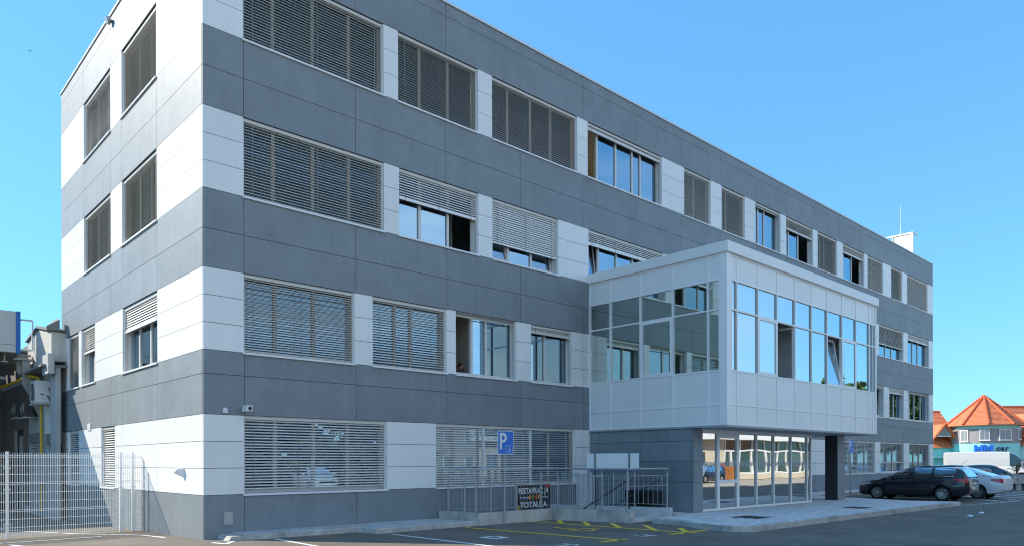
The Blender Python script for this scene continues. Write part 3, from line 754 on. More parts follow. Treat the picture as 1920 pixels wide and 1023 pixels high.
# platform and steps going down
b = MB(); b.box(6.95, 9.8, -1.47, -.03, -.3, .18); o = b.build('ramp_platform', CONCB); o['kind'] = 'structure'
t = thing('stair', 'concrete steps going down between the two low walls', 'stair')
for k in range(6):
    y1 = -4.0+.34*k; x0 = 10.30-.24*(y1+4.1)*.95; x1 = 11.90-.33*(y1+4.1)
    z = .12-.17*k
    bb = MB(); bb.prism([(10.42-.15*k*.6, y1), (11.88-.11*k, y1), (11.88-.11*k, y1+.34), (10.42-.15*k*.6, y1+.34)], z-.3, z); bb.build('step', CONCB, t)
rl = thing('railing', 'grey steel railing with thin balusters round the ramp and stair', 'railing')
def rail_run(a, b, posts, zt, zb, sp=.125, dark=False):
    a, b = Vector(a), Vector(b); L = (b-a).length; d = (b-a)/L
    m_ = MB(); m_.tube((*a, zt), (*b, zt), .024, n=10); m_.build('top_rail', GALV, rl)
    lo, hi = zb+.10, zt-.20
    m_ = MB(); m_.box(0, L, -.018, .018, -.006, .006); o = m_.build('lower_bar', GALV, rl); o.location = (*a, lo); o.rotation_euler = (0, 0, math.atan2(d.y, d.x))
    m_ = MB(); m_.box(0, L, -.018, .018, -.006, .006); o = m_.build('upper_bar', GALV, rl); o.location = (*a, hi); o.rotation_euler = (0, 0, math.atan2(d.y, d.x))
    for s in posts:
        p = a+d*(L*s); q = MB()
        q.tube((p.x, p.y, zb), (p.x, p.y, zt-.10), .024, n=10); q.tube((p.x, p.y, zt-.10), (p.x, p.y, zt-.02), .010, n=6); q.tube((p.x, p.y, zb), (p.x, p.y, zb+.012), .05, n=10)
        q.build('post', GALV, rl)
    n = int(L/sp)
    for k in range(n+1):
        s = (k+.5)*sp/L
        if s > .99: break
        if min(abs(s-x)*L for x in posts) < .045: continue
        p = a+d*(L*s)
        o = bpy.data.objects.new('baluster', BALM); COL.objects.link(o); o.location = (p.x, p.y, (lo+hi)/2); o.scale = (1, 1, (hi-lo)/.8); o.parent = rl
b = MB(); b.tube((0, 0, -.4), (0, 0, .4), .0078, n=6)
BALM = bpy.data.meshes.new('baluster'); BALM.from_pydata(b.v, [], b.f); BALM.materials.append(GALV)
rail_run((6.55, -.55), (6.72, -1.56), (.02, .62), 1.53, ZW, .15)
rail_run((6.72, -1.575), (9.74, -1.6), (.0, .18, .50, .83), 1.53, ZW, .125)
rail_run((9.74, -1.62), (10.19, -4.05), (.06, .35, .67, 1.0), 1.53, ZW, .15)
rail_run((10.22, -4.07), (12.1, -4.1), (0.0,), 1.532, ZW+.6, 3)
rail_run((10.98, -.9), (12.06, -4.08), (.25, .5, .70, 1.0), 1.528, ZW+.02, .15)
for (a, b) in (((12.02, -3.85, 1.22), (11.15, -1.3, -.30)), ((10.35, -3.9, 1.22), (9.95, -1.5, -.25))):
    t = thing('handrail', ('dark sloping handrail beside the farther stair wall' if a[0] > 11 else 'dark sloping handrail beside the nearer stair wall'), 'handrail')
    m_ = MB(); a = Vector(a); b = Vector(b); a = a+Vector((.1, 0, 0)); m_.tube(a, b, .024, n=10); m_.build('rail', DKRAIL, t, smooth=False)
    m_ = MB(); ball(m_, tuple(a), .028, .028, .028); m_.build('end_cap', GALV, t, smooth=True)
    for f in (.12, .6): p = a.lerp(b, f); m_ = MB(); m_.path([p, p+Vector((0, 0, -.08)), p+Vector((-.08 if a.x > 11 else .0, 0, -.12))], .008, 6); m_.build('bracket', GALV, t)
# white board on two black posts
bd = thing('display_board', 'blank white board on two black posts behind the railing', 'board', (0, 0, 0))
A, B_ = Vector((11.0, -1.85)), Vector((11.75, -3.28)); L = (B_-A).length; d = (B_-A)/L; bd.location = (A.x, A.y, 0); bd.rotation_euler = (0, 0, math.atan2(d.y, d.x))
b = MB(); b.box(0, L, .0, .03, 1.50, 1.99); b.build('panel', mat('board_white', (.70, .74, .76), .3), bd, bevel=.004)
b = MB(); b.box(0, L, -.004, .034, 1.47, 1.499); b.build('edge_strip', mat('board_edge_blue', (.12, .14, .42), .5), bd)
for s in (.165, .82): b = MB(); b.box(L*s-.014, L*s+.014, -.035, -.005, .3, 2.0); b.build('post', BLACK, bd)
# banner
bn = thing('restaurant_banner', 'black RESTAVRACIJA TOTALKA banner tied inside the railing', 'banner', (8.36, -1.50, 0))
b = MB(); b.box(0, 1.36, 0, .012, .36, 1.06); b.build('board', mat('banner_black', (.012, .012, .015), .5), bn)
TXT = mat('banner_white', (.75, .75, .76), .6)
text_mesh('lettering', 'RESTAVRAC JA', .235, TXT, bn, Matrix.Translation((.66, -.003, .88)) @ FRONT, .002, .80, bold=.006)
text_mesh('lettering', 'TOTALKA', .235, TXT, bn, Matrix.Translation((.66, -.003, .47)) @ FRONT, .002, 1.05, bold=.006)
b = MB(); b.box(.08, .46, -.006, -.001, .695, .712); b.box(.92, 1.27, -.006, -.001, .695, .712); split(b, 'stripe', TXT, bn)
b = MB(); b.box(.08, .46, -.006, -.001, .655, .675); b.box(.92, 1.27, -.006, -.001, .655, .675); b.build('stripe', mat('stripe_blue', (.16, .25, .6), .6), bn)
for x, z, c, nm in ((.50, .69, (.75, .28, .02), 'orange_pepper'), (.63, .70, (.05, .22, .03), 'green_pepper'), (.76, .69, (.6, .03, .02), 'tomato'), (.87, .70, (.75, .36, .03), 'orange_pepper')):
    b = MB(); ball(b, (x, -.004, z), .062, .008, .078, 12, 6); ball(b, (x+.01, -.006, z+.07), .014, .006, .03, 6, 4); b.build(nm, mat('veg_'+nm, c, .4), bn, smooth=True)
b = MB(); 
for k in range(5): ball(b, (1.22+.06*math.cos(k*1.3)+.03, -.006, 1.02+.035*math.sin(k*1.3)), .05, .010, .03, 8, 5)
b.build('pepper', mat('veg_tomato', (.6, .03, .02), .4), bn, smooth=True)
b = MB()
for k in range(5): ball(b, (.03+.05*math.cos(k*1.25), -.008, .40+.05*math.sin(k*1.25)), .035, .010, .03, 8, 5)
b.build('flower', mat('flower_yellow', (.6, .42, .04), .5), bn, smooth=True)
# platform lift post
t = thing('lift_post', 'white T shaped post behind the railing balusters', 'post', (12.45, -.85, 0))
b = MB(); b.box(-.11, -.06, -.04, .04, .2, 1.25); b.box(.04, .09, -.04, .04, .2, 1.25); b.build('post', WHITE, t)
b = MB(); b.tube((-.55, 0, 1.27), (1.0-.5, 0, 1.27), .018); b.tube((-.55, 0, 1.23), (.5, 0, 1.23), .012); b.build('arm', WHITE, t)
t = thing('control_cabinet', 'pale grey cabinet standing by the facade behind the railing', 'cabinet', (12.85, -.12, 0))
b = MB(); b.box(-.32, .3, -.1, .1, .16, 1.36); b.build('body', LIGHT, t, bevel=.01); b = MB(); b.box(.0, .10, -.108, -.1, 1.0, 1.2); b.build('label_plate', WHITE, t)
BINM = mat('bin_black', (.02, .02, .022), .45)
for k, (x, y) in enumerate(((12.72, -2.42), (12.78, -3.0))):
    t = thing('wheelie_bin', 'black lidded bin against the dark wall, %s' % ('farther one from the camera' if k == 0 else 'nearer one to the wall corner'), 'bin', (x, y, PV-.1), group='black bins by the dark wall')
    b = MB(); b.add([(-.20, -.22, .08), (.2, -.22, .08), (.2, .22, .08), (-.2, .22, .08), (-.26, -.27, .74), (.26, -.27, .74), (.26, .27, .74), (-.26, .27, .74)], [(0,3,2,1),(4,5,6,7),(0,1,5,4),(1,2,6,5),(2,3,7,6),(3,0,4,7)]); b.build('body', BINM, t, bevel=.02)
    b = MB(); b.box(-.28, .28, -.29, .29, .742, .78); b.build('lid', BINM, t, bevel=.02)
    b = MB(); b.tube((.2, -.25, .08), (.2, -.19, .08), .08, n=12); b.tube((.2, .19, .08), (.2, .25, .08), .08, n=12); split(b, 'wheel', BLACK, t)

# ------------------------------------------------------------------ parking signs
SBL = mat('sign_blue', (.015, .16, .62), .4); SW = mat('sign_white', (.72, .74, .76), .45)
def rrect(w_, h_, r, n=5):
    P = []
    for cx_, cy_, a0 in ((w_/2-r, h_/2-r, 0), (-w_/2+r, h_/2-r, 90), (-w_/2+r, -h_/2+r, 180), (w_/2-r, -h_/2+r, 270)):
        for i in range(n+1): a = math.radians(a0+90*i/n); P.append((cx_+r*math.cos(a), cy_+r*math.sin(a)))
    return P
def psign(x, y, z0, top, rz, label, w_=.60, h_=.66):
    t = thing('parking_sign', label, 'parking sign', (x, y, z0), rz)
    b = MB(); b.tube((0, 0, -.1), (0, 0, top), .03, n=12); b.build('pole', GALV, t)
    zc = top-h_/2+.01
    b = MB(); b.prism(rrect(w_, h_, .06), -.050, -.035, 'y'); b.v = [(p[0], p[1], p[2]+zc) for p in b.v]; b.build('plate_rim', SW, t)
    b = MB(); b.prism(rrect(w_-.035, h_-.035, .05), -.053, -.0505, 'y'); b.v = [(p[0], p[1], p[2]+zc) for p in b.v]; b.build('plate', SBL, t)
    P = MB(); z = -.056  # letter P from strokes
    k = h_/.66
    P.box(-.225, -.145, -.057, -.054, zc-.19*k, zc+.27*k)
    n = 12
    for i in range(n):
        a0, a1 = -math.pi/2+math.pi*i/n, -math.pi/2+math.pi*(i+1)/n
        c = (-.10, zc+.135*k)
        q = [(c[0]+r*1.05*math.cos(a), c[1]+r*math.sin(a)) for r, a in ((.06*k, a0), (.135*k, a0), (.135*k, a1), (.06*k, a1))]
        P.add([(u, -.057, v) for u, v in q]+[(u, -.054, v) for u, v in q], [(0,1,2,3), (7,6,5,4), (0,4,5,1), (2,6,7,3)])
    P.box(-.146, -.10, -.0572, -.0541, zc+.195*k, zc+.27*k); P.box(-.146, -.10, -.0573, -.0542, zc, zc+.075*k)
    P.build('letter', SW, t)
    D = MB(); X0, X1, Z0, Z1 = .0, .25, zc-.27, zc-.08
    for q in ((X0, X1, Z0, Z0+.006), (X0, X1, Z1-.006, Z1), (X0, X0+.006, Z0+.007, Z1-.007), (X1-.006, X1, Z0+.007, Z1-.007)): D.box(q[0], q[1], -.0565, -.054, q[2], q[3])
    for i in range(12):
        a0, a1 = math.radians(150+20*i), math.radians(150+20*(i+1)); c = (.135, zc-.205)
        q = [(c[0]+r*math.cos(a), c[1]+r*math.sin(a)) for r, a in ((.028, a0), (.042, a0), (.042, a1), (.028, a1))]
        D.add([(u, -.0565, v) for u, v in q], [(0, 1, 2, 3)])
    D.add([(.125, -.0565, zc-.11), (.14, -.0565, zc-.11), (.145, -.0565, zc-.19), (.13, -.0565, zc-.19)], [(0, 1, 2, 3)])
    D.add([(.13, -.0568, zc-.178), (.165, -.0568, zc-.185), (.185, -.0568, zc-.235), (.17, -.0568, zc-.238), (.155, -.0568, zc-.195), (.13, -.0568, zc-.19)], [(0, 1, 2, 3, 4, 5)])
    D.build('wheelchair_symbol', SW, t)
psign(7.62, -1.76, 0, 2.60, 0, 'blue P sign with wheelchair symbol on a pole in front of the railing')
psign(29.85, -2.2, .0, 2.75, 0, 'blue P sign half hidden behind the dark entrance pillar')

# ------------------------------------------------------------------ mesh fence on the left
FW = mat('fence_white', (.85, .86, .84), .45)
fe = thing('mesh_fence', 'white welded wire fence joining the side wall', 'fence')
FY = 4.55; FZ = gz(FY)
def fpost(x, y):
    b = MB(); b.box(x-.03, x+.03, y-.02, y+.02, FZ-.1, FZ+2.12); b.box(x-.033, x+.033, y-.023, y+.023, FZ+2.121, FZ+2.13); o = b.build('post', FW, fe)
    for z in (.35, 1.2, 1.72):
        b = MB(); b.box(x-.07, x+.07, y-.034, y-.022, FZ+z-.012, FZ+z+.012); b.build('clip', FW, o)
for x in (-3.02, -.50, -.20, -5.55, -8.1): fpost(x, FY)
def fpanel(x0, x1):
    b = MB(); x = x0+.025; y = FY-.028
    while x < x1: b.box(x-.0045, x+.0045, y-.0045, y+.0045, FZ+.05, FZ+2.10); x += .05
    for z in (.07, .27, .47, .66, .70, .90, 1.12, 1.33, 1.37, 1.57, 1.78, 1.99, 2.03): b.box(x0, x1, y-.0145, y-.0055, FZ+z-.006, FZ+z+.006)
    b.build('wire_panel', FW, fe, kind='stuff')
fpanel(-8.05, -5.58); fpanel(-5.52, -3.05); fpanel(-2.99, -.53); fpanel(-.47, -.23); fpanel(-.17, .0)

# ------------------------------------------------------------------ older wing and canopy at the left
HWALL = mat('render_grey', (.42, .44, .45), .8, var=.08, vs=1.2, bump=.2, bs=70, streak=.12)
HDARK = mat('render_dark', (.20, .205, .205), .8, var=.12, vs=1.0, bump=.2, bs=70)
hall = thing('old_wing', 'older grey hall wing adjoining the side of the office block', 'hall')
X0 = -.2
b = MB(); holes = [(13.1, 14.85, 1.0, 2.42), (16.45, 18.3, 1.0, 2.55), (19.7, 21.8, -.4, 3.2)]
cur = 13.78
for y0, y1, z0, z1 in holes:
    b.box(X0, X0+.3, cur, max(cur, y0), -.5, 5.3) if y0 > cur else None
    b.box(X0, X0+.3, max(y0, 13.78), y1, z1, 5.3)
    if z0 > 0: b.box(X0, X0+.3, max(y0, 13.78), y1, -.5, z0)
    cur = y1
b.box(X0, X0+.3, cur, 45, -.5, 5.3); b.build('wall', HWALL, hall)
b = MB(); b.box(X0-.02, X0-.001, 18.6, 19.69, 0, 5.1); b.box(X0-.02, X0-.001, 21.81, 25, -.3, 5.1); b.box(X0-.02, X0-.001, 19.69, 21.81, 3.21, 5.1); b.build('brown_shade_wall', mat('shade_brown', (.16, .145, .13), .85, var=.15, vs=1.2), hall)  # brown concrete, its colour darkened for the shade under the canopy
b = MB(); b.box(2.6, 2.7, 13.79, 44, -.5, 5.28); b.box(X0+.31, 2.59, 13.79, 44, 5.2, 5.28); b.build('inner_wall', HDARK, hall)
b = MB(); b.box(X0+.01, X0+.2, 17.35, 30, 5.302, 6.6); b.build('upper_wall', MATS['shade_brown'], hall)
b = MB(); b.box(X0-.16, X0-.001, 12.95, 13.76, -.4, 5.2); b.build('pilaster', HWALL, hall)
for y0, y1, z0, z1 in holes[:2]:
    y0 = max(y0, 13.79)
    b = MB(); b.box(X0+.14, X0+.18, y0+.001, y1-.001, z0+.001, z0+.07); b.box(X0+.14, X0+.18, y0+.001, y1-.001, z1-.07, z1-.001); b.box(X0+.14, X0+.18, (y0+y1)/2-.03, (y0+y1)/2+.03, z0+.07, z1-.07)
    wn = b.build('window', FRAME, hall)
    b = MB(); b.box(X0+.155, X0+.165, y0+.001, y1-.001, z0+.07, z1-.07); b.build('pane', GL, wn)
    b = MB(); z = z1-.03
    while z > z0+.05: slat(b, 'S', y0+.02, y1-.02, X0+.06, z, .078, 35); z -= .07
    b.build('blind', SLATL, wn, kind='stuff')
    b = MB(); b.box(X0-.05, X0-.002, y0-.2, y1+.25, z1+.005, z1+.38); b.build('lintel', HDARK, wn)
    b = MB(); b.box(X0-.06, X0+.12, y0-.03, y1+.03, z0-.03, z0-.001); b.build('sill', FRAME, wn)
b = MB(); b.box(X0+.1, X0+.16, 19.75, 21.75, -.35, 3.15); dr = b.build('door', mat('door_dark', (.03, .03, .032), .5), hall)
b = MB(); b.box(X0+.05, X0+.099, 20.4, 21.0, -.2, 2.9); b.build('door_strip', HWALL, dr)
# gable cladding above, slightly proud
b = MB(); b.prism([(13.1, 5.35), (17.3, 5.2), (17.3, 6.5), (15.2, 6.75), (13.1, 6.38)][::-1], X0-.25, X0+.6, 'x'); b.build('gable_panel', mat('gable_light', (.50, .49, .45), .7, var=.06, vs=1.5, streak=.08), hall)
b = MB(); b.prism([(17.35, 6.5), (15.2, 6.78), (13.05, 6.40), (13.05, 6.48), (15.2, 6.86), (17.35, 6.58)], X0-.33, X0+.65, 'x'); b.build('gable_flashing', HDARK, hall)
b = MB(); b.box(X0-.45, X0-.255, 12.6, 13.5, 4.85, 5.55); b.build('gutter_box', HWALL, hall)
b = MB(); b.box(X0-.6, X0+.3, 12.9, 17.4, 5.12, 5.2); b.build('ledge', HDARK, hall)
b = MB(); b.add([(X0-.42, 13.0, 6.55), (X0-.02, 12.95, 6.82), (X0-.0, 13.6, 6.95), (X0-.3, 13.7, 6.6), (X0-.40, 13.05, 6.46), (X0-.02, 12.97, 6.42), (X0, 13.6, 6.5), (X0-.3, 13.7, 6.45)], [(0,1,2,3),(4,7,6,5),(0,4,5,1),(1,5,6,2),(2,6,7,3),(3,7,4,0)]); b.build('roof_hood', HDARK, hall)
t = thing('gas_pipe', 'yellow gas pipe running down the old wing', 'pipe')
b = MB(); YP = mat('pipe_yellow', (.62, .42, .02), .45)
b.path([(X0-.12, 15.55, .9), (X0-.12, 15.55, 4.75), (X0-.2, 15.62, 4.98), (X0-.4, 15.9, 5.05), (X0-1.0, 18.5, 4.75), (X0-1.9, 22, 4.5)], .05, 10); b.build('pipe', YP, t)
b = MB(); b.path([(X0-.10, 15.75, -.1), (X0-.10, 15.75, 1.0)], .035, 8); b.build('pipe', YP, t)
for z in (1.4, 3.2): b = MB(); b.box(X0-.18, X0-.001, 15.5, 15.6, z, z+.04); b.build('pipe_clamp', GALV, t)
b = MB(); b.box(X0-.30, X0-.001, 15.35, 16.1, .95, 2.1); tag(b.build('meter_box', HWALL), 'grey box under the yellow pipe on the old wing', 'meter box')
b = MB(); b.box(X0-.05, X0-.001, 13.95, 15.35, 2.83, 4.2); tag(b.build('duct_panel', LIGHT), 'pale flat panel on the old wing between pipe and pilaster', 'wall panel')
def ac(x1, y0, z0, w_, d_, h_, lab, col=(.62, .64, .64)):
    t = thing('air_conditioner', lab, 'air conditioner')
    b = MB(); b.box(x1-d_, x1, y0, y0+w_, z0, z0+h_); b.build('body', mat('ac_white' if col[0] > .5 else 'ac_dark', col, .45), t, bevel=.015)
    b = MB(); b.tube((x1-d_-.001, y0+w_*.45, z0+h_/2), (x1-d_-.03, y0+w_*.45, z0+h_/2), h_*.40, n=24); b.build('fan_ring', GALV, t)
    b = MB(); yc_, zc_ = y0+w_*.45, z0+h_/2
    b.tube((x1-d_-.031, yc_, zc_), (x1-d_-.033, yc_, zc_), h_*.38, n=24); b.build('fan', BLACK, t); b = MB()
    for k in range(1, 6):
        r = h_*.38*k/5
        for i in range(20):
            a0, a1 = 2*math.pi*i/20, 2*math.pi*(i+1)/20
            b.tube((x1-d_-.036, yc_+r*math.cos(a0), zc_+r*math.sin(a0)), (x1-d_-.036, yc_+r*math.cos(a1), zc_+r*math.sin(a1)), .004, n=3, cap=False)
    for k in range(3): a = math.pi*k/3; b.tube((x1-d_-.037, yc_-math.cos(a)*h_*.38, zc_-math.sin(a)*h_*.38), (x1-d_-.037, yc_+math.cos(a)*h_*.38, zc_+math.sin(a)*h_*.38), .005, n=4)
    b.build('fan_grille', GALV, t)
    b = MB(); b.box(x1-d_-.05, X0-.001, y0+.02, y0+.08, z0-.06, z0-.002); b.box(x1-d_-.05, X0-.001, y0+w_-.08, y0+w_-.02, z0-.06, z0-.002); b.box(x1-.06, X0-.001, y0+.081, y0+w_-.081, z0-.05, z0-.01); b.build('bracket', GALV, t)
    b = MB(); b.path([(x1-.12, y0-.001, z0+.25), (x1-.06, y0-.07, z0+.2), (x1-.02, y0-.05, z0+.08), (X0-.02, y0+.05, z0+.05)], .022, 8); b.path([(x1-.05, y0-.001, z0+.55), (x1+.02, y0-.03, z0+.3), (X0-.02, y0+.02, z0+.1)], .02, 8); b.build('hose', BLACK, t)
    b = MB(); b.box(x1-.32, x1-.2, y0-.006, y0-.001, z0+.28, z0+.31); b.build('grip', BLACK, t)
ac(X0-.10, 14.05, 3.93, .95, .46, .80, 'white air conditioner unit mounted high on the old wing')
ac(X0-.12, 16.6, 3.55, .8, .36, .62, 'dark fronted air conditioner unit behind the diagonal brace', (.05, .05, .052))
ac(X0-.12, 18.5, 3.62, .8, .36, .62, 'farthest air conditioner unit on the old wing in the shade', (.05, .05, .052))
cn_ = thing('canopy', 'steel loading canopy with pale fascia and blue edge at the left', 'canopy')
CF = mat('canopy_fascia', (.56, .58, .57), .4, var=.03)
b = MB(); b.box(-9.5, -1.04, 16.0, 16.3, 5.9, 6.18); b.box(-9.5, -1.04, 15.985, 16.3, 6.185, 7.45); b.build('fascia', CF, cn_, bevel=.015)
b = MB(); b.box(-1.038, -.90, 15.98, 16.31, 5.88, 7.46); b.build('edge_strip', mat('edge_blue', (.01, .16, .55), .35), cn_)
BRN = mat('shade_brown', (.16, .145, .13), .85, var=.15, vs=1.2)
STL = mat('steel_beam', (.34, .34, .32), .5, metal=.3, var=.1, vs=3)
STD = mat('steel_sheet_dark', (.10, .095, .085), .7, var=.15, vs=2)
b = MB(); b.box(-9.5, -1.1, 16.31, 25.2, 6.25, 6.35); b.build('roof_sheet', STD, cn_)
for y in (17.6, 19.5, 21.5, 23.5): b = MB(); b.box(-9.5, -.25, y, y+.18, 5.6, 6.24); b.build('beam', STD, cn_)
for x in (-1.35, -3.2, -6): b = MB(); b.box(x-.11, x+.11, 16.32, 24.9, 5.55, 5.60); b.box(x-.02, x+.02, 16.32, 24.9, 5.601, 6.1); b.box(x-.11, x+.11, 16.32, 24.9, 6.101, 6.2); b.build('beam', STL, cn_)
b = MB()
for x in (-1.6, -3.4): b.box(x-.5, x+.35, 16.8, 24.8, 4.95-.3*(x < -2), 5.05-.3*(x < -2))
split(b, 'duct', STL, cn_)
b = MB(); b.box(-16, -.19, 25, 25.2, -.4, 6.5); b.build('rear_wall', BRN, cn_); b = MB(); b.box(-16, -9.5, 16.3, 25.2, 6.25, 6.35); b.build('roof_sheet', STD, cn_)  # wall and roof carried on unseen to the left to keep sun out
b = MB(); b.box(-1.02, -.50, 16.35, 16.6, 5.84, 5.9); b.build('cap_plate', STL, cn_)
b = MB(); b.box(-.96, -.60, 16.38, 16.56, 5.2, 5.839); b.build('stub', STL, cn_)
b = MB(); b.prism([(-.83, 5.63), (-.83, 4.98), (-.85, 4.75), (-.62, 4.35), (-.18, 3.25), (-.18, 3.75), (-.42, 4.6), (-.28, 4.85), (-.28, 5.0), (-.58, 5.0), (-.58, 5.63)], 16.05, 16.22, 'y'); b.build('brace', STL, cn_)
b = MB(); b.box(-1.10, -.30, 16.0, 16.3, 5.64, 5.70); b.build('cap_plate', STL, cn_)
b = MB(); b.path([(-.89, 16.1, 7.17), (-.5, 16.1, 7.18), (-.5, 16.1, 6.05), (-.89, 16.1, 6.02)], .035, 6); b.build('guard_frame', WHITE, cn_)
for (x, y) in ((-3.2, 22), (-9, 16.3)): b = MB(); b.box(x-.12, x+.12, y, y+.24, -.6, 5.55); b.build('column', STL, cn_)
b = MB(); b.box(-2.6, -.9, 24.85, 24.95, 0-.4, 3.3); b.build('roller_door', HDARK, hall)
b = MB(); b.path([(-2.2, 20, 3.0), (-2.1, 20.2, 2.0), (-1.6, 20.3, 1.0), (-1.5, 20.3, .2)], .05, 8); tag(b.build('hanging_hose', GALV), 'grey hose hanging under the canopy', 'hose')

# ------------------------------------------------------------------ cars
TYRE = mat('tyre_rubber', (.015, .015, .016), .85); RIM = mat('alloy_rim', (.52, .53, .54), .3, metal=.7); DRK = mat('car_underside', (.01, .01, .011), .9)
CGL = glass('car_glass', (.035, .05, .05), .10, rc=(.85, .95, 1)); RED = mat('tail_red', (.50, .01, .015), .15, coat=1.); HL = mat('headlight_clear', (.45, .47, .5), .1, coat=1.)
CHR = mat('chrome', (.7, .7, .7), .12, metal=1.); SEATM = mat('car_seat', (.05, .05, .055), .8); PLATE = mat('number_plate', (.6, .61, .6), .5)
def interp(pts, x):
    pts = sorted(pts)
    if x <= pts[0][0]: return pts[0][1]
    for (a, va), (b, vb) in zip(pts, pts[1:]):
        if x <= b:
            t = (x-a)/(b-a); t = t*t*(3-2*t)*.35+t*.65
            return va+(vb-va)*t
    return pts[-1][1]
def wheel(parent, x, y, r, sg, w_=.21):
    o = bpy.data.objects.new('wheel', None); COL.objects.link(o); o.parent = parent; o.location = (x, y, r)
    b = MB(); n = 28; prof = [(r*.66, -w_/2), (r*.93, -w_/2), (r, -w_/2+.03), (r, w_/2-.03), (r*.93, w_/2), (r*.66, w_/2)]
    for i in range(n):
        a0, a1 = 2*math.pi*i/n, 2*math.pi*(i+1)/n
        for (r0, y0), (r1, y1) in zip(prof, prof[1:]):
            b.add([(r0*math.cos(a0), y0, r0*math.sin(a0)), (r0*math.cos(a1), y0, r0*math.sin(a1)), (r1*math.cos(a1), y1, r1*math.sin(a1)), (r1*math.cos(a0), y1, r1*math.sin(a0))], [(0, 1, 2, 3)])
    b.build('tyre', TYRE, o, smooth=True)
    b = MB(); yo = sg*(w_/2-.015)
    b.tube((0, yo-sg*.10, 0), (0, yo-sg*.09, 0), r*.66, n=28); b.build('dark_disc', DRK, o); b = MB()  # dark disc added behind the rim so the spokes stand out
    for i in range(n):
        a0, a1 = 2*math.pi*i/n, 2*math.pi*(i+1)/n
        for ra, rb, ya, yb in ((r*.58, r*.67, yo, yo), (r*.58, r*.58, yo, yo-sg*.09)):
            b.add([(ra*math.cos(a0), ya, ra*math.sin(a0)), (ra*math.cos(a1), ya, ra*math.sin(a1)), (rb*math.cos(a1), yb, rb*math.sin(a1)), (rb*math.cos(a0), yb, rb*math.sin(a0))], [(0, 1, 2, 3)])
    rim = b.build('rim', [RIM], o)
    b = MB(); b.tube((0, yo-sg*.02, 0), (0, yo+sg*.004, 0), r*.16, n=12)
    for k in range(15):
        a = 2*math.pi*k/15; c, s = math.cos(a), math.sin(a); q = .014
        p0 = (r*.12*c, r*.12*s); p1 = (r*.60*c, r*.60*s); nx_, ny_ = -s*q, c*q
        vs = [(p0[0]+nx_, yo-sg*.02, p0[1]+ny_), (p0[0]-nx_, yo-sg*.02, p0[1]-ny_), (p1[0]-nx_*.9, yo, p1[1]-ny_*.9), (p1[0]+nx_*.9, yo, p1[1]+ny_*.9)]
        b.add(vs+[(v[0], v[1]-sg*.025, v[2]) for v in vs], [(0,1,2,3), (7,6,5,4), (0,4,5,1), (1,5,6,2), (2,6,7,3), (3,7,4,0)])
    b.build('spoke', RIM, o)
    rim.data.materials[0] = RIM
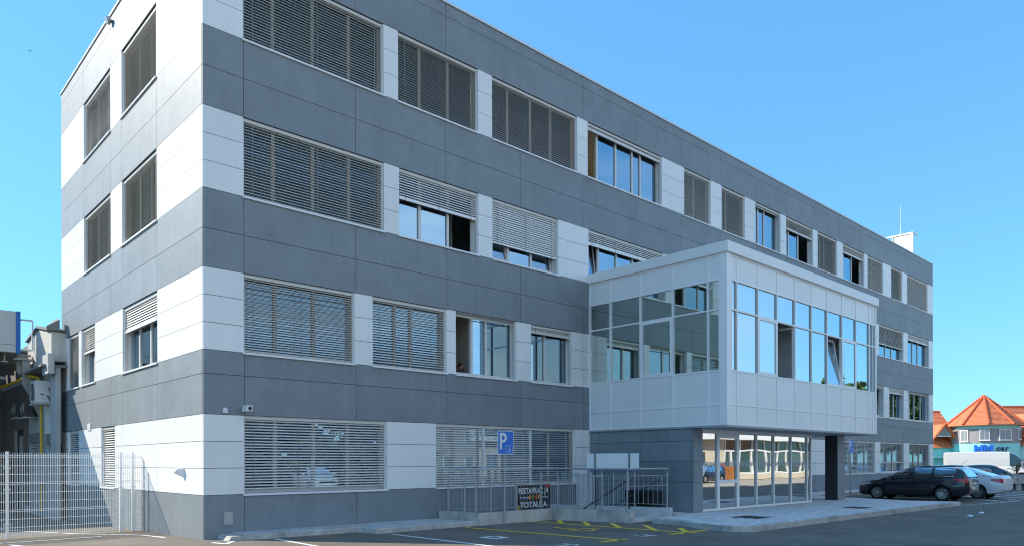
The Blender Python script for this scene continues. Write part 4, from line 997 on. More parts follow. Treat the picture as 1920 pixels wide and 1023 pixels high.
def car(name, label, cat, loc, rz, paint, P, group=None):
    """x forward, z up. P: L, wb (front,rear wheel x), r, belt, bot, hw, roof, rhw, glass x ranges"""
    t = thing(name, label, cat, loc, rz, group)
    ra = P['r']+.05
    xs_ = set([round(P['x0']+(P['x1']-P['x0'])*i/44, 4) for i in range(45)]+[P['x0']+.03, P['x1']-.03])
    for wx in P['wb']:
        xs_ = {x for x in xs_ if abs(x-wx) > ra+.02}
        for k in range(21): xs_.add(round(wx+ra*math.cos(math.pi*k/20), 4))
        xs_ |= {round(wx+ra+.004, 4), round(wx-ra-.004, 4)}
    xs_ = sorted(xs_)
    def zbot(x):
        z = interp(P['bot'], x)
        for wx in P['wb']:
            if abs(x-wx) < ra+.001: z = max(z, P['r']+math.sqrt(max(0, ra*ra-(x-wx)**2)))
        return z
    b = MB(); secs = []
    for x in xs_:
        zb, zt, hw = zbot(x), interp(P['belt'], x), interp(P['hw'], x)
        z0b = interp(P['bot'], x); h = zt-zb; hh = zt-z0b
        F = lambda f: max(zb+.004*f+.0005, z0b+hh*f)
        lift = zb > z0b+.001; e_ = hw*(1.012 if lift else 1.)
        half = [(0, zb), (hw*(.98 if lift else .80), zb), (e_*(.99 if lift else .95), F(.07)), (e_*(.99 if lift else .985), F(.22)), (e_*1.0, F(.45)), (e_*.995, F(.62)), (hw*.975, F(.74)), (hw*.965, F(.86)), (hw*.925, F(.965)), (hw*.80, zb+h*1.0), (hw*.4, zb+h+.025), (0, zb+h+.035)]
        secs.append(half)
    m_ = len(secs[0])
    for sg in (1, -1):
        o0 = len(b.v)
        vs = [(x, sg*y, z) for x, S in zip(xs_, secs) for y, z in S]; fs = []
        for i in range(len(xs_)-1):
            for j in range(m_-1):
                q = (i*m_+j, (i+1)*m_+j, (i+1)*m_+j+1, i*m_+j+1); fs.append(q if sg > 0 else q[::-1])
        fs.append(tuple(range(m_)) if sg < 0 else tuple(range(m_))[::-1]); e = (len(xs_)-1)*m_; fs.append(tuple(range(e, e+m_)) if sg > 0 else tuple(range(e, e+m_))[::-1])
        b.add(vs, fs)
    body = b.build('body', paint, t)
    bmx = bmesh.new(); bmx.from_mesh(body.data); bmesh.ops.remove_doubles(bmx, verts=bmx.verts, dist=1e-4)
    inner = [f for f in bmx.faces if all(abs(v.co.y) < 1e-4 for v in f.verts)]
    bmesh.ops.delete(bmx, geom=inner, context='FACES'); bmesh.ops.recalc_face_normals(bmx, faces=bmx.faces); bmx.to_mesh(body.data); bmx.free()
    nm = body.data
    ux = MB(); x0_, x1_ = P['wb'][1]-P['r']-.15, P['wb'][0]+P['r']+.15
    ux.box(x0_, x1_, -interp(P['hw'], 0)*.74, interp(P['hw'], 0)*.74, P['r']*.62, P['r']*2+.1); ux.build('underbody', DRK, t)
    nm.polygons.foreach_set('use_smooth', [True]*len(nm.polygons))
    try: nm.set_sharp_from_angle(angle=math.radians(38))
    except Exception: pass
    # glasshouse
    g0, g1 = P['g0'], P['g1']; gx = [g0+(g1-g0)*i/30 for i in range(31)]
    G, R = MB(), MB(); rows_ = []
    for x in gx:
        zb = interp(P['belt'], x)+.0; zt = max(interp(P['roof'], x), zb+.002); hw = interp(P['hw'], x)*.935; f = (zt-zb)/max(.01, P['H']-zb)
        rw = hw+(P['rw']-hw)*min(1, f)
        rows_.append([(hw, zb-.02), (hw+(rw-hw)*.5+.012, zb+(zt-zb)*.5), (rw, zt-.055*f), (rw*.90, zt-.018*f), (rw*.5, zt+.004), (0, zt+.012)])
    def emit(mb, i0, j0, off, x_shift=0):
        for sg in (1, -1):
            P4 = []
            for (i, j) in ((i0, j0), (i0+1, j0), (i0+1, j0+1), (i0, j0+1)):
                y, z = rows_[i][j]; P4.append((gx[i], sg*(y+off*(1 if j < 3 else .2)), z+off*(1 if j >= 2 else 0)))
            mb.add(P4, [(0, 1, 2, 3) if sg > 0 else (3, 2, 1, 0)])
    wsx, rwx = P['ws'], P['rwn']      # windscreen starts in front of wsx (top), rear window behind rwx
    for i in range(30):
        xm = (gx[i]+gx[i+1])/2
        for j in range(5):
            side = j < 2
            isglass = (side and any(a < xm < c for a, c in P['side'])) or (j >= 3 and (xm > wsx or xm < rwx)) 
            emit(G if isglass else R, i, j, 0)
    split(G, 'window', CGL, t, True); ro = R.build('roof', paint, t, smooth=True)
    sb_ = MB(); sb_.box(-.9, -.3, -.6, .6, .45, 1.0); sb_.box(.2, .5, -.6, -.1, .45, 1.15); sb_.box(.2, .5, .1, .6, .45, 1.15); 
    sb_.v = [(x*.9+P.get('sx', 0), y, z) for x, y, z in sb_.v]; split(sb_, 'seat', SEATM, t)
    if P.get('trim'):
        tb = MB(); pts = [(x, interp(P['hw'], x)*.945, interp(P['belt'], x)+.008) for x in [P['trim'][0]+(P['trim'][1]-P['trim'][0])*i/14 for i in range(15)]]
        for sg in (1, -1): tb.path([(x, sg*y, z+.012) for x, y, z in pts], .009, 5)
        tb.build('window_trim', CHR, t)
    for k, wx in enumerate(P['wb']):
        for sg in (1, -1): wheel(t, wx, sg*(interp(P['hw'], wx)-.13), P['r'], sg)
    for sg in (1, -1):
        x = P['mir']; hw = interp(P['hw'], x); z = interp(P['belt'], x)+.06
        q = MB(); ball(q, (x, sg*(hw+.06), z+.03), .07, .10, .065, 10, 6); q.build('mirror', P.get('mirmat', paint), t, smooth=True)
        for hx in P['hand']:
            hw = interp(P['hw'], hx); zb, zt = interp(P['bot'], hx), interp(P['belt'], hx); q = MB(); q.box(hx-.09, hx+.09, sg*(hw*.97), sg*(hw*.97+.035), zb+(zt-zb)*.80, zb+(zt-zb)*.80+.028); q.build('door_handle', paint, t, bevel=.008)
        # lamps wrapped round the corners, offset off the body
        for nm_, mt_, lo, hi, za, zb_ in P['lamps']:
            q = MB(); n = 7
            for i in range(n):
                xa, xb = lo+(hi-lo)*i/n, lo+(hi-lo)*(i+1)/n
                ta, tb2 = (i/n), ((i+1)/n)
                def pt(x, fz, tt):
                    zz = (za[0]+(za[1]-za[0])*tt)*(1-fz)+(zb_[0]+(zb_[1]-zb_[0])*tt)*fz
                    hw = interp(P['hw'], x); B0, T0 = interp(P['bot'], x), interp(P['belt'], x); f = (zz-B0)/(T0-B0)
                    pr = [(.07, .95), (.22, .985), (.45, 1.), (.62, .995), (.74, .975), (.86, .965), (.965, .925), (1., .80)]
                    return (x, sg*(hw*interp(pr, f)+.012), zz)
                q.add([pt(xa, 0, ta), pt(xb, 0, tb2), pt(xb, .5, tb2), pt(xb, 1, tb2), pt(xa, 1, ta), pt(xa, .5, ta)], [(0, 1, 2, 5), (5, 2, 3, 4)] if sg < 0 else [(5, 2, 1, 0), (4, 3, 2, 5)])
            # wrap onto the end
            xe = hi if abs(hi) > abs(lo) else lo; tt = 1 if xe == hi else 0
            sgx = 1 if xe > 0 else -1
            xo = (P['x1']+.006 if sgx > 0 else P['x0']-.006)
            hw = interp(P['hw'], xe); zA = za[tt]; zB = zb_[tt]
            q.add([(xe, sg*(hw+.005), zA), (xo, sg*hw*P.get('wrap', .55), zA), (xo, sg*hw*P.get('wrap', .55), zB-.01), (xe, sg*(hw*.97+.005), zB)], [(0, 1, 2, 3)])
            q.build(nm_, mt_, t, smooth=False)
    q = MB(); z = P['pl']; q.box(P['x0']-.02, P['x0']+.02, -.26, .26, z, z+.11); q.build('number_plate', PLATE, t)
    q = MB(); q.box(P['x1']-.02, P['x1']+.015, -.26, .26, .38, .49); q.build('number_plate', PLATE, t)
    q = MB(); q.box(P['x1']-.10, P['x1']+.004, -.5, .5, .50, .60); q.build('grille', BLACK, t)
    # door seams
    q = MB()
    for sx_ in P['seams']:
        for sg in (1, -1):
            prev = None
            for k in range(9):
                f = .10+.84*k/8; hw = interp(P['hw'], sx_); zb, zt = interp(P['bot'], sx_), interp(P['belt'], sx_)
                pr = [(.07, .95), (.22, .985), (.45, 1.), (.62, .995), (.74, .975), (.86, .965), (.965, .925)]
                p = (sx_, sg*(hw*interp(pr, f)+.002), zb+(zt-zb)*f)
                if prev: q.tube(prev, p, .004, n=4, cap=False)
                prev = p
    q.build('door_seam', DRK, t)
    return t
def paintm(name, col): return mat(name, col, .28, metal=.0, coat=1., spec=.5)
WAG = dict(x0=-2.27, x1=2.27, wb=(1.36, -1.29), r=.325, H=1.47, rw=.58,
    bot=[(-2.27, .42), (-2.1, .28), (-1.6, .2), (1.6, .19), (2.1, .2), (2.27, .25)],
    belt=[(-2.27, .92), (-2.2, 1.03), (-1.6, 1.05), (-.5, 1.0), (.4, .965), (1.05, .94), (1.6, .875), (1.95, .80), (2.15, .72), (2.27, .58)],
    hw=[(-2.27, .66), (-2.18, .78), (-1.95, .87), (-1.3, .905), (0, .91), (1.3, .905), (1.8, .87), (2.1, .78), (2.2, .68), (2.27, .55)],
    roof=[(-2.24, 1.02), (-2.12, 1.20), (-1.98, 1.36), (-1.75, 1.43), (-.9, 1.475), (-.2, 1.475), (.15, 1.43), (.55, 1.26), (1.22, .93)], g0=-2.22, g1=1.22, ws=.20, rwn=-2.0,
    side=[(-1.80, -.98), (-.90, -.10), (.02, .95)], trim=(-1.75, .95), mir=.72, hand=(-.62, .42), seams=(1.0, 0.0, -1.02),
    lamps=[('taillight', RED, -1.72, -2.22, (.90, .78), (.97, .97)), ('headlight', HL, 1.62, 2.16, (.70, .62), (.80, .74))], pl=.72)
b_paint = paintm('paint_black', (.008, .009, .018))
c = car('parked_car', 'black estate car with multi spoke rims parked nose to the building', 'car', (29.30, -5.31, 0), math.radians(90), b_paint, WAG)
q = MB(); q.tube((-1.7, 0, 1.44), (-2.0, 0, 1.75), .006, n=5); q.build('antenna', BLACK, c)
q = MB(); [q.tube((.0-1.7, s*.56, 1.47), (.1, s*.56, 1.50), .014, n=6) for s in (1, -1)]; split(q, 'roof_rail', BLACK, c)
q = MB(); q.box(-2.285, -2.265, .42, .62, .40, .45); q.box(-2.285, -2.265, -.62, -.42, .40, .45); split(q, 'reflector', RED, c)
SED = dict(x0=-2.4, x1=2.4, wb=(1.45, -1.40), r=.33, H=1.45, rw=.57,
    bot=[(-2.4, .42), (-2.2, .26), (-1.6, .2), (1.6, .19), (2.2, .2), (2.4, .25)],
    belt=[(-2.4, .92), (-2.3, 1.03), (-1.6, 1.04), (-.5, .97), (.4, .93), (1.05, .91), (1.6, .84), (2.1, .72), (2.4, .56)],
    hw=[(-2.4, .70), (-2.3, .80), (-2.0, .88), (-1.3, .92), (0, .92), (1.3, .91), (1.9, .86), (2.2, .74), (2.4, .50)],
    roof=[(-1.95, 1.03), (-1.5, 1.20), (-1.0, 1.38), (-.6, 1.445), (-.1, 1.45), (.25, 1.41), (.65, 1.22), (1.25, .90)], g0=-1.93, g1=1.25, ws=.30, rwn=-.92,
    side=[(-1.35, -.62), (-.52, .08), (.18, 1.0)], trim=(-1.4, 1.0), mir=.78, hand=(-.5, .5), seams=(1.05, .12, -.95),
    lamps=[('taillight', RED, -1.92, -2.36, (.84, .74), (.92, .93)), ('headlight', HL, 1.7, 2.3, (.68, .58), (.78, .70))], pl=.80, wrap=.62)
c = car('parked_car', 'white saloon car parked just behind the black estate', 'car', (32.25, -5.75, 0), math.radians(90), paintm('paint_white', (.72, .73, .76)), SED)
q = MB(); q.box(-2.36, -2.30, .40, .62, .26, .33); q.box(-2.36, -2.30, -.62, -.40, .26, .33); split(q, 'exhaust_trim', CHR, c)
HAT = dict(WAG); HAT.update(x0=-2.0, x1=2.05, wb=(1.25, -1.2), bot=[(-2.0, .42), (-1.9, .28), (-1.5, .2), (1.5, .19), (1.9, .2), (2.05, .25)],
    belt=[(-2.0, .88), (-1.9, 1.0), (-1.3, 1.0), (-.4, .95), (.4, .92), (.95, .90), (1.4, .82), (1.8, .70), (2.05, .52)],
    hw=[(-2.0, .60), (-1.9, .76), (-1.6, .85), (0, .87), (1.2, .86), (1.6, .82), (1.9, .70), (2.05, .46)],
    roof=[(-1.95, 1.02), (-1.75, 1.28), (-1.5, 1.42), (-.6, 1.47), (-.1, 1.46), (.2, 1.40), (.55, 1.20), (1.1, .90)], g0=-1.93, g1=1.1, ws=.22, rwn=-1.6, H=1.46,
    side=[(-1.3, -.85), (-.78, -.05), (.05, .9)], trim=None, mir=.7, hand=(-.5, .4), seams=(.95, 0, -.85),
    lamps=[('taillight', RED, -1.55, -1.96, (.80, .70), (.98, .98)), ('headlight', HL, 1.45, 1.98, (.66, .56), (.76, .68))], pl=.66)
car('parked_car', 'dark blue hatchback parked beyond the white saloon near the planter', 'car', (43.0, -3.4, 0), math.radians(-78), paintm('paint_navy', (.012, .02, .045)), HAT)
car('parked_car', 'dark hatchback farthest in the row, mostly hidden behind the planter shrubs', 'car', (46.6, -4.0, 0), math.radians(-78), paintm('paint_dark_teal', (.015, .025, .035)), HAT)
VAN = dict(x0=-3.0, x1=3.0, wb=(2.05, -1.75), r=.35, H=2.32, rw=.86,
    bot=[(-3.0, .42), (-2.8, .34), (2.6, .26), (3.0, .32)], belt=[(-3.0, 1.25), (1.6, 1.25), (2.2, 1.15), (2.6, 1.05), (2.9, .9), (3.0, .7)],
    hw=[(-3.0, .94), (-2.8, .98), (2.2, .98), (2.7, .92), (3.0, .7)], roof=[(-3.0, 2.20), (-2.9, 2.30), (0, 2.33), (1.3, 2.30), (1.6, 2.16), (2.45, 1.25), (2.6, 1.08)],
    g0=-2.98, g1=2.6, ws=1.45, rwn=-9, side=[(1.22, 2.12)], trim=None, mir=1.9, mirmat=BLACK, hand=(1.2, .2), seams=(1.15, 2.1, -.2), sx=1.6,
    lamps=[('taillight', RED, -2.75, -2.97, (.9, .9), (1.2, 1.2)), ('headlight', HL, 2.55, 2.9, (.72, .68), (.98, .86))], pl=.6, wrap=.8)
v = car('white_van', 'long white panel van in front of the turquoise tower', 'van', (62.9, .2, 0), math.radians(-72), paintm('paint_van_white', (.82, .81, .78)), VAN)
v.scale = (1.05, 1.05, 1.05)
q = MB(); [q.tube((x, -.6, 2.34), (x, .6, 2.34), .03, n=6) for x in (-2, -.2, 1.1)]; split(q, 'roof_bar', BLACK, v)

# ------------------------------------------------------------------ turquoise building far behind
def rot_basis(o, yaw): o.rotation_euler = (0, 0, yaw)
TQ = mat('render_turquoise', (.33, .78, .76), .8, var=.03, vs=1); GRY = mat('render_taupe', (.34, .32, .33), .8, var=.03, vs=1)
TILE = mat('roof_tile_orange', (.60, .19, .085), .75, var=.25, vs=2.5, rnd=.05)
tb = thing('car_dealer_house', 'turquoise and grey house with a round tower and orange tiled roofs', 'house', (86.4, 6.4, 0), -YAW)
# local x runs to the right, local y runs away from the street
R0 = 3.28
def ring(mb, r, z0, z1, a0=0, a1=360, n=40, ro=None, holes=()):
    for i in range(n):
        t0, t1 = math.radians(a0+(a1-a0)*i/n), math.radians(a0+(a1-a0)*(i+1)/n)
        mb.add([(r*math.cos(t0), r*math.sin(t0), z0), (r*math.cos(t1), r*math.sin(t1), z0), ((ro or r)*math.cos(t1), (ro or r)*math.sin(t1), z1), ((ro or r)*math.cos(t0), (ro or r)*math.sin(t0), z1)], [(0, 1, 2, 3)])
b = MB(); ring(b, R0, -.2, 3.55); ring(b, R0+.05, 5.1, 5.75); b.build('tower_wall', TQ, tb, smooth=False)
b = MB(); ring(b, R0+.02, 3.55, 5.1); b.build('tower_band', GRY, tb)
b = MB(); apex = Vector((0, 0, 8.75)); n = 10; RR = 3.95
courses = 24
for k in range(n):
    a0, a1 = math.radians(k*36-8), math.radians((k+1)*36-8)
    for c in range(courses):
        f0, f1 = c/courses, (c+1)/courses
        def P(a, f, dz=0): r = RR*(1-f); return (r*math.cos(a), r*math.sin(a), 5.45+(8.75-5.45)*f+dz)
        b.add([P(a0, f0, .07), P(a1, f0, .07), P(a1, f1, .02), P(a0, f1, .02), P(a0, f0, .0), P(a1, f0, .0)], [(0, 1, 2, 3), (4, 5, 1, 0)])
b.add([(RR*math.cos(math.radians(k*36-8)), RR*math.sin(math.radians(k*36-8)), 5.44) for k in range(n)], [tuple(range(n))[::-1]])
tr_ = b.build('tower_roof', TILE, tb)
for k in range(n):
    a = math.radians(k*36-8); q = MB(); m1 = 18
    for i in range(m1):
        f0, f1 = i/m1, (i+1)/m1
        p = lambda f: Vector((RR*(1-f)*math.cos(a), RR*(1-f)*math.sin(a), 5.45+3.3*f+.10))
        q.tube(p(f0), p(f1), .13, .10, 8)
    q.build('ridge', mat('ridge_tile', (.66, .15, .06), .7, var=.1), tr_)
def hwin(parent, x, z, w_, h_, ang=None, rad=None, y=None):
    f = MB(); f.box(-w_/2, w_/2, -.06, .02, 0, h_); g_ = MB(); g_.box(-w_/2+.1, -.03, -.075, -.061, .1, h_-.1); g_.box(.03, w_/2-.1, -.075, -.061, .1, h_-.1)
    s_ = MB(); s_.box(-w_/2-.08, w_/2+.08, -.12, .0, -.06, -.001)
    o = f.build('window', WHITE, parent); g2 = g_.build('pane', mat('far_pane', (.25, .28, .3), .15), o); s2 = s_.build('sill', WHITE, o)
    if ang is not None: a = math.radians(ang); o.location = (rad*math.cos(a), rad*math.sin(a), z); o.rotation_euler = (0, 0, a+math.pi/2)
    else: o.location = (x, y, z)
    return o
for ang, wd, z, hh in ((205, .85, 3.75, 1.25), (238, .95, 3.85, 1.15), (272, 1.35, 3.85, 1.2), (311, .85, 3.95, 1.15)): hwin(tb, 0, z, wd, hh, ang, R0+.03)
# lettering on the tower
BLU = mat('logo_blue', (.02, .18, .75), .4); NAV = mat('letter_navy', (.02, .03, .12), .5)
for ang, ch, mt_, sz, z in ((229, 'M', BLU, 1.0, 2.95), (244, 'M', BLU, 1.0, 2.95), (259.5, 'c', NAV, .72, 2.98), (267, 'a', NAV, .72, 2.98), (275, 'r', NAV, .72, 2.98)):
    a = math.radians(ang); M = Matrix.Translation(((R0+.05)*math.cos(a), (R0+.05)*math.sin(a), z)) @ Matrix.Rotation(a+math.pi/2, 4, 'Z') @ FRONT
    text_mesh('letter', ch, sz, mt_, tb, M, .03, 1.15, bold=.045 if ch == 'M' else .02)
def gable_wing(x0, x1, y0, y1, ze, zr, nm):
    b = MB(); b.box(x0, x1, y0, y1, -.2, ze); b.build('wall', TQ, tb)
    b = MB(); c = 26; ym = (y0+y1)/2
    for k in range(c):
        f0, f1 = k/c, (k+1)/c
        for sg, ye in ((1, y0-.5), (-1, y1+.5)):
            P = lambda f, dz: (ye+(ym-ye)*f, ze-.25+(zr-ze+.25)*f+dz)
            (ya, za), (yb, zb_), (yc, zc) = P(f0, .065), P(f1, .02), P(f0, 0)
            b.add([(x0-.3, ya, za), (x1+.3, ya, za), (x1+.3, yb, zb_), (x0-.3, yb, zb_), (x0-.3, yc, zc), (x1+.3, yc, zc)], [(0, 1, 2, 3), (4, 5, 1, 0)])
    b.add([(x0, y0, ze), (x0, y1, ze), (x0, ym, zr), (x1, y0, ze), (x1, y1, ze), (x1, ym, zr)], [(0, 1, 2), (5, 4, 3)])
    r = b.build('roof', TILE, tb); q = MB(); q.tube((x0-.3, ym, zr+.06), (x1+.3, ym, zr+.06), .12, n=8); q.build('ridge', MATS['ridge_tile'], r)
    return r
r1 = gable_wing(-14, -2.2, .5, 9.5, 3.35, 7.35, 'l'); r2 = gable_wing(2.0, 16, .5, 10.5, 3.6, 7.95, 'r')
def dormer(cx, y, zb, w_, h_, dep):
    b = MB(); b.prism([(cx-w_/2, zb), (cx+w_/2, zb), (cx, zb+h_)], y, y+dep, 'y'); d = b.build('dormer', TQ, tb)
    for sg in (-1, 1):
        q = MB(); q.add([(cx+sg*(w_/2+.35), y-.3, zb-.25), (cx, y-.3, zb+h_+.2), (cx, y+dep, zb+h_+.2), (cx+sg*(w_/2+.35), y+dep, zb-.25), (cx+sg*(w_/2+.35), y-.3, zb-.43), (cx, y-.3, zb+h_-.05), (cx, y+dep, zb+h_-.05), (cx+sg*(w_/2+.35), y+dep, zb-.43)],
            [(0,1,2,3),(7,6,5,4),(0,4,5,1),(3,2,6,7),(0,3,7,4)]); q.build('dormer_roof', TILE, d)
        q = MB(); q.tube((cx+sg*(w_/2+.35), y-.32, zb-.25), (cx, y-.32, zb+h_+.22), .10, n=6); q.build('verge', MATS['ridge_tile'], d)
    q = MB(); q.prism([(cx-w_/2+.35, zb+.12), (cx+w_/2-.35, zb+.12), (cx, zb+h_-.3)], y-.03, y-.001, 'y'); q.build('dormer_window', MATS['far_pane'], d)
    q = MB(); q.box(cx-w_/2+.1, cx+w_/2-.1, y-.10, y-.031, zb+.0, zb+.10); q.build('sill', WHITE, d)
dormer(-4.4, .0, 4.35, 1.9, 1.15, 3.0); dormer(5.7, -.4, 4.55, 3.4, 2.2, 4.0)
b = MB(); b.box(-9, -2.9, -.9, .5, 2.0, 2.25); b.box(-9, -2.9, -.9, .5, -.2, 1.0); b.build('porch', TQ, tb)
hwin(tb, 3.55, 1.4, .45, 1.6, y=.45); hwin(tb, 4.15, 1.4, .45, 1.6, y=.45)
# tree tip beyond
LEAFD = mat('leaf_dark', (.035, .06, .025), .7, var=.3, vs=1.5); LEAF = mat('leaf_green', (.06, .11, .03), .7, var=.35, vs=1.2); BARK = mat('bark', (.09, .07, .05), .9, var=.2, vs=4, bump=.5, bs=20)
def tree(name, label, loc, H, rad, leaves, lf, mt_, group=None, conifer=False, seed=1, low=.30):
    rnd = random.Random(seed); t = thing(name, label, 'tree', loc, 0, group)
    b = MB(); b.tube((0, 0, -.2), (.1, 0, H*.45), H*.025, H*.016, 9); b.tube((.1, 0, H*.45), (0, 0, H*.9), H*.016, H*.004, 7)
    tips = []
    for k in range(14):
        z = H*(.28+.6*k/14); a = rnd.uniform(0, 6.28); r = rad*(.8 if not conifer else (1-z/H)*1.25)*rnd.uniform(.6, 1); zz = z+(r*.5 if not conifer else -r*.1)
        p = (r*math.cos(a), r*math.sin(a), zz); b.tube((.05, 0, z), p, H*.009, H*.002, 6); tips.append(p)
    b.build('trunk', BARK, t)
    c = MB(); clumps = []
    for k in range(34):
        f = rnd.random(); z = H*(low+(.98-low)*f); rr = rad*math.sqrt(max(.02, 1-((f-.42)/.62)**2)) if not conifer else rad*(1-f)*1.1
        a = rnd.uniform(0, 6.28); q = rr*math.sqrt(rnd.uniform(.15, 1)); clumps.append((q*math.cos(a), q*math.sin(a), z, rad*rnd.uniform(.22, .42)*(1 if not conifer else .7*(1.1-f))))
    for k in range(leaves):
        cx_, cy_, cz_, cr = rnd.choice(clumps); v = Vector((rnd.gauss(0, 1), rnd.gauss(0, 1), rnd.gauss(0, 1))).normalized()*cr*rnd.uniform(.55, 1.05); p = Vector((cx_, cy_, cz_))+Vector((v.x, v.y, v.z*.7))
        n_ = Vector((rnd.gauss(0, 1), rnd.gauss(0, 1), rnd.gauss(0, 1)+.5)).normalized(); u = n_.orthogonal().normalized()*lf*rnd.uniform(.6, 1.2); w2 = n_.cross(u).normalized()*lf*rnd.uniform(.35, .7)
        c.add([p-u, p-w2, p+u, p+w2+n_*lf*.2], [(0, 1, 2, 3)])
    c.build('crown', mt_, t, kind='stuff')
tree('conifer_tree', 'dark tree tip just showing past the far end of the office block', (97, 16.5, 0), 9.3, 2.6, 3500, .22, LEAFD, conifer=True, seed=3)
# ------------------------------------------------------------------ planter, pillar, barrier, flag at the right edge
pl = thing('concrete_planter', 'long concrete planter with shrubs beside the parking bays', 'planter', (43.6, -5.75, 0), math.radians(-43))
for k in range(4):
    b = MB(); b.box(.02+k*2.0, 1.98+k*2.0, 0, .9, .38, .90); b.build('trough', CONC, pl, bevel=.02)
    for q in (.3, 1.4): b = MB(); b.box(q+k*2.0, q+.3+k*2.0, .1, .8, -.05, .379); b.build('foot', CONC, pl)
b = MB(); b.box(.03, 7.95, .45, .55, -.02, .37); b.build('back_board', HDARK, pl)
def shrub(label, x, y, z, h, seed, mt_=LEAF):
    rnd = random.Random(seed); t = thing('shrub', label, 'shrub', (x, y, z), 0, 'shrubs in the long planter')
    b = MB(); c = MB(); f = MB()
    for k in range(12):
        a = rnd.uniform(0, 6.28); r = rnd.uniform(.1, .45)*h; p = Vector((r*math.cos(a), r*math.sin(a), h*rnd.uniform(.55, 1))); b.tube((0, 0, -.1), p, .012, .005, 5)
        for j in range(22):
            s_ = rnd.uniform(.35, 1.05); q = p*s_+Vector((rnd.gauss(0, .05), rnd.gauss(0, .05), rnd.gauss(0, .04))); d = Vector((rnd.gauss(0, 1), rnd.gauss(0, 1), rnd.uniform(.0, 1.4))).normalized(); u = d*rnd.uniform(.07, .13); w2 = d.orthogonal().normalized()*.018
            c.add([q, q+u*.5+w2, q+u, q+u*.5-w2], [(0, 1, 2, 3)])
        if rnd.random() < .6: 
            for j in range(4): ball(f, tuple(p+Vector((rnd.gauss(0, .05), rnd.gauss(0, .05), rnd.gauss(0, .04)))), .022, .022, .022, 5, 3)
    b.build('stem', BARK, t); c.build('foliage', mt_, t, kind='stuff')
    if f.v: f.build('flower', mat('flower_pink', (.6, .28, .3), .6), t, kind='stuff')
C_, S_ = math.cos(math.radians(-43)), math.sin(math.radians(-43))
for k, (u_, h) in enumerate(((.5, .85), (1.3, 1.05), (2.2, 1.25), (3.1, 1.15), (4.2, 1.0), (5.4, 1.1))):
    lab = ['low shrub at the near left end of the planter', 'slender flowering shrub second from the left planter end', 'tallest shrub in the middle of the visible planter', 'bushy shrub cut by the right picture edge', 'shrub farther along the planter', 'last shrub at the far planter end'][k]
    shrub(lab, 43.6+u_*C_-.45*S_, -5.75+u_*S_+.45*C_, .88, h, 20+k)
t = thing('stone_pillar', 'grey pillar with a domed cap behind the white car', 'pillar', (39.9, -5.2, 0))
b = MB(); b.tube((0, 0, -.05), (0, 0, 1.12), .33, n=20); b.build('shaft', CONC, t, smooth=False)
b = MB(); b.tube((0, 0, 1.12), (0, 0, 1.20), .44, n=20); ball(b, (0, 0, 1.2), .43, .43, .14, 18, 6, 0, .5); b.build('cap', mat('cap_violet_grey', (.28, .27, .33), .6), t)
t = thing('barrier', 'small steel barrier with reflectors between white car and planter', 'barrier', (42.6, -5.7, 0), math.radians(-43))
b = MB()
for a, c in ((-.38, -.12), (.12, .62)): b.path([(a, 0, -.1), (a, 0, .95), (c, 0, .95), (c, 0, -.1)], .022, 6)
b.build('hoop', GALV, t); b = MB(); [b.box(x-.03, x+.03, -.03, -.024, .62, .70) for x in (-.38, -.12, .12, .62)]; split(b, 'reflector', RED, t)
t = thing('flag_banner', 'tall white advertising flag at the right picture edge', 'flag', (53.7, -4.45, 0), -YAW)
b = MB(); b.tube((0, 0, 0), (0, 0, 3.9), .02, n=6); b.build('pole', GALV, t)
b = MB()
for k in range(14):
    z0, z1 = 1.0+2.85*k/14, 1.0+2.85*(k+1)/14
    e = lambda z: -.30-.12*math.sin((z-1)*1.6)+.12*(z > 3.6); yy = lambda z: .05*math.sin(z*2.2)
    b.add([(e(z0), yy(z0), z0), (.30, -yy(z0), z0), (.30, -yy(z1), z1), (e(z1), yy(z1), z1)], [(0, 1, 2, 3)])
b.build('cloth', mat('flag_cloth', (.72, .75, .76), .8), t)
t = thing('site_fence', 'white slatted gate in front of the turquoise house', 'gate', (77, 10.2, 0), -YAW)
b = MB(); b.box(-2, 1.6, 0, .06, 2.0, 2.1); b.box(-2, 1.6, 0, .06, .2, .3); split(b, 'rail', WHITE, t)
for k in range(12): b = MB(); b.box(-2+k*.3, -1.85+k*.3, -.04, -.001, .1, 2.15); b.build('slat', WHITE, t)

# ------------------------------------------------------------------ the other side of the street (seen in the glass)
op = thing('street_hall', 'low cream shop hall with white framed glazing across the street', 'shop building', (38, -26, 0))
CRM = mat('cream_render', (.56, .50, .40), .85, var=.08, vs=1); OG = mat('shop_glass', (.05, .09, .09), .06, spec=.9)
b = MB(); b.box(0, 46, -9, -.5, 0, .05); b.box(0, 46, -9, -8.7, .051, 4.6); b.box(0, .3, -8.69, -.1, .051, 4.6); b.box(45.7, 46, -8.69, -.1, .051, 4.6); b.box(0, 46, -.4, 0, .051, .55); b.box(.31, 14, -.4, -.02, .551, 3.6); b.build('wall', CRM, op)
b = MB(); b.box(-.5, 46.5, -9.3, 1.0, 3.62, 4.7); b.build('fascia', WHITE, op, bevel=.02)
x = 14.1; k = 0
while x < 45:
    f = MB(); f.box(x, x+.16, -.25, .0, .551, 3.61); f.box(x+.161, x+2.4, -.24, -.02, 2.62, 2.78); f.box(x+.161, x+2.4, -.24, -.02, .551, .66); fw_ = f.build('window', WHITE, op)
    g_ = MB(); g_.box(x+.161, x+2.39, -.14, -.12, .661, 2.619); g_.box(x+.161, x+2.39, -.14, -.12, 2.781, 3.61); g_.build('pane', OG, fw_)
    if k % 3 == 0: f = MB(); f.box(x+1.1, x+1.24, -.2, .01, .661, 2.61); f.build('frame', WHITE, fw_)
    x += 2.4; k += 1
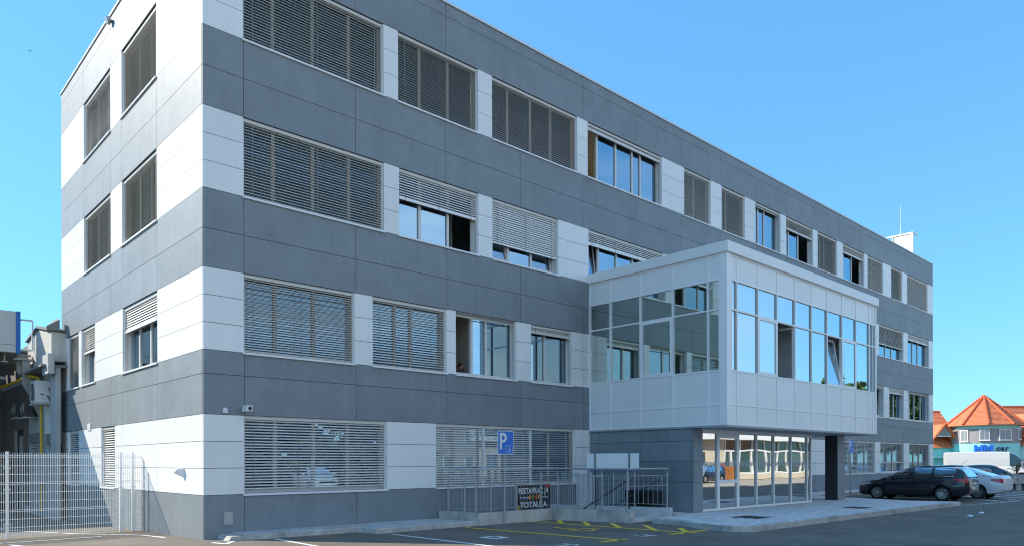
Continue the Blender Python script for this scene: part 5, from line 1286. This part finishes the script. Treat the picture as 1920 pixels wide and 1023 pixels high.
for (x0, x1) in ((2, 5), (7.5, 11)): f = MB(); f.box(x0, x1, -.019, .03, .7, 2.6); f.build('window', OG, op)
tagged = thing('pallet_stack', 'stack of orange wooden pallets by the hall across the street', 'pallets', (50.2, -24.2, 0))
for k in range(9): b = MB(); [b.box(-.6, .6, y, y+.2, k*.145+.11, k*.145+.135) for y in (-.4, -.1, .2)]; [b.box(x, x+.12, -.4, .4, k*.145, k*.145+.109) for x in (-.6, -.06, .48)]; b.build('pallet', mat('pallet_wood', (.45, .20, .06), .8, var=.2, vs=4), tagged)
t = thing('red_crate', 'red plastic crate stack beside the pallets across the street', 'crates', (48.7, -24.4, 0))
for k in range(4): b = MB(); b.box(-.4, .4, -.3, .3, k*.4, k*.4+.36); b.build('crate', mat('crate_red', (.5, .03, .02), .5), t, bevel=.02)
car('parked_car', 'dark blue car parked across the street near the pallets', 'car', (43.5, -22.6, 0), math.radians(180), MATS['paint_navy'], HAT)
car('parked_car', 'white hatchback parked in front of the shop hall across the street', 'car', (66.5, -22.8, 0), math.radians(180), MATS['paint_white'], HAT)
car('parked_car', 'silver car parked across the street opposite the ramp', 'car', (16, -24.5, 0), math.radians(100), paintm('paint_silver', (.4, .41, .42)), SED)
car('parked_car', 'white car parked across the street opposite the building corner', 'car', (9.5, -25, 0), math.radians(95), MATS['paint_white'], HAT)
t = thing('street_house', 'grey two storey house with orange roof across the street', 'house', (43, -48, 0))
sheet('forecourt', [(20, -26.2), (100, -26.2), (100, -17.6), (20, -17.9)], .012, mat('forecourt_concrete', (.46, .41, .33), .85, var=.12, vs=1.2, bump=.3, bs=60))
b = MB(); b.box(0, 26, -9, 0, -.1, 6.2); b.build('wall', mat('render_brown_grey', (.20, .19, .17), .85), t)
b = MB(); b.prism([(-9.6, 6.0), (.6, 6.0), (-4.5, 9.2)], -.5, 26.5, 'x'); b.build('roof', TILE, t)
for k in range(8):
    for z in (1, 3.9): f = MB(); f.box(1.2+k*3.1, 2.6+k*3.1, .001, .05, z, z+1.4); w_o = f.build('window', WHITE, t); f = MB(); f.box(1.3+k*3.1, 2.5+k*3.1, .051, .06, z+.1, z+1.3); f.build('pane', OG, w_o)
ti = 0
for (x, y, H, r) in ((92, -22, 11, 4), (101, -27, 13, 4.5), (110, -22, 12, 4), (118, -30, 14, 5), (126, -24, 12, 4.5), (88, -34, 12, 4), (12, -34, 7.5, 4.2), (18, -37, 8, 4.4), (24, -34, 7.5, 4.3), (30, -38, 8.5, 4.4), (6, -36, 8, 4.2)):
    tree('leafy_tree', ['rounded tree beyond the shop hall, first of the eastern row', 'taller leafy tree second in the eastern row', 'leafy tree third in the eastern row', 'tallest tree of the eastern row set back', 'last leafy tree of the eastern row', 'tree behind the shop hall end', 'low dark tree across the street opposite the building corner', 'dark tree second in the row opposite the ramp', 'dark tree third in the row opposite the ramp', 'tallest dark tree in the row opposite the ramp', 'westernmost low dark tree across the street'][ti], (x, y, 0), H, r, 4200 if y == -34 or y == -37 else 2600, .45, LEAF if x > 60 else LEAFD, seed=40+ti, group='trees across the street', low=.30 if x > 60 else .06); ti += 1
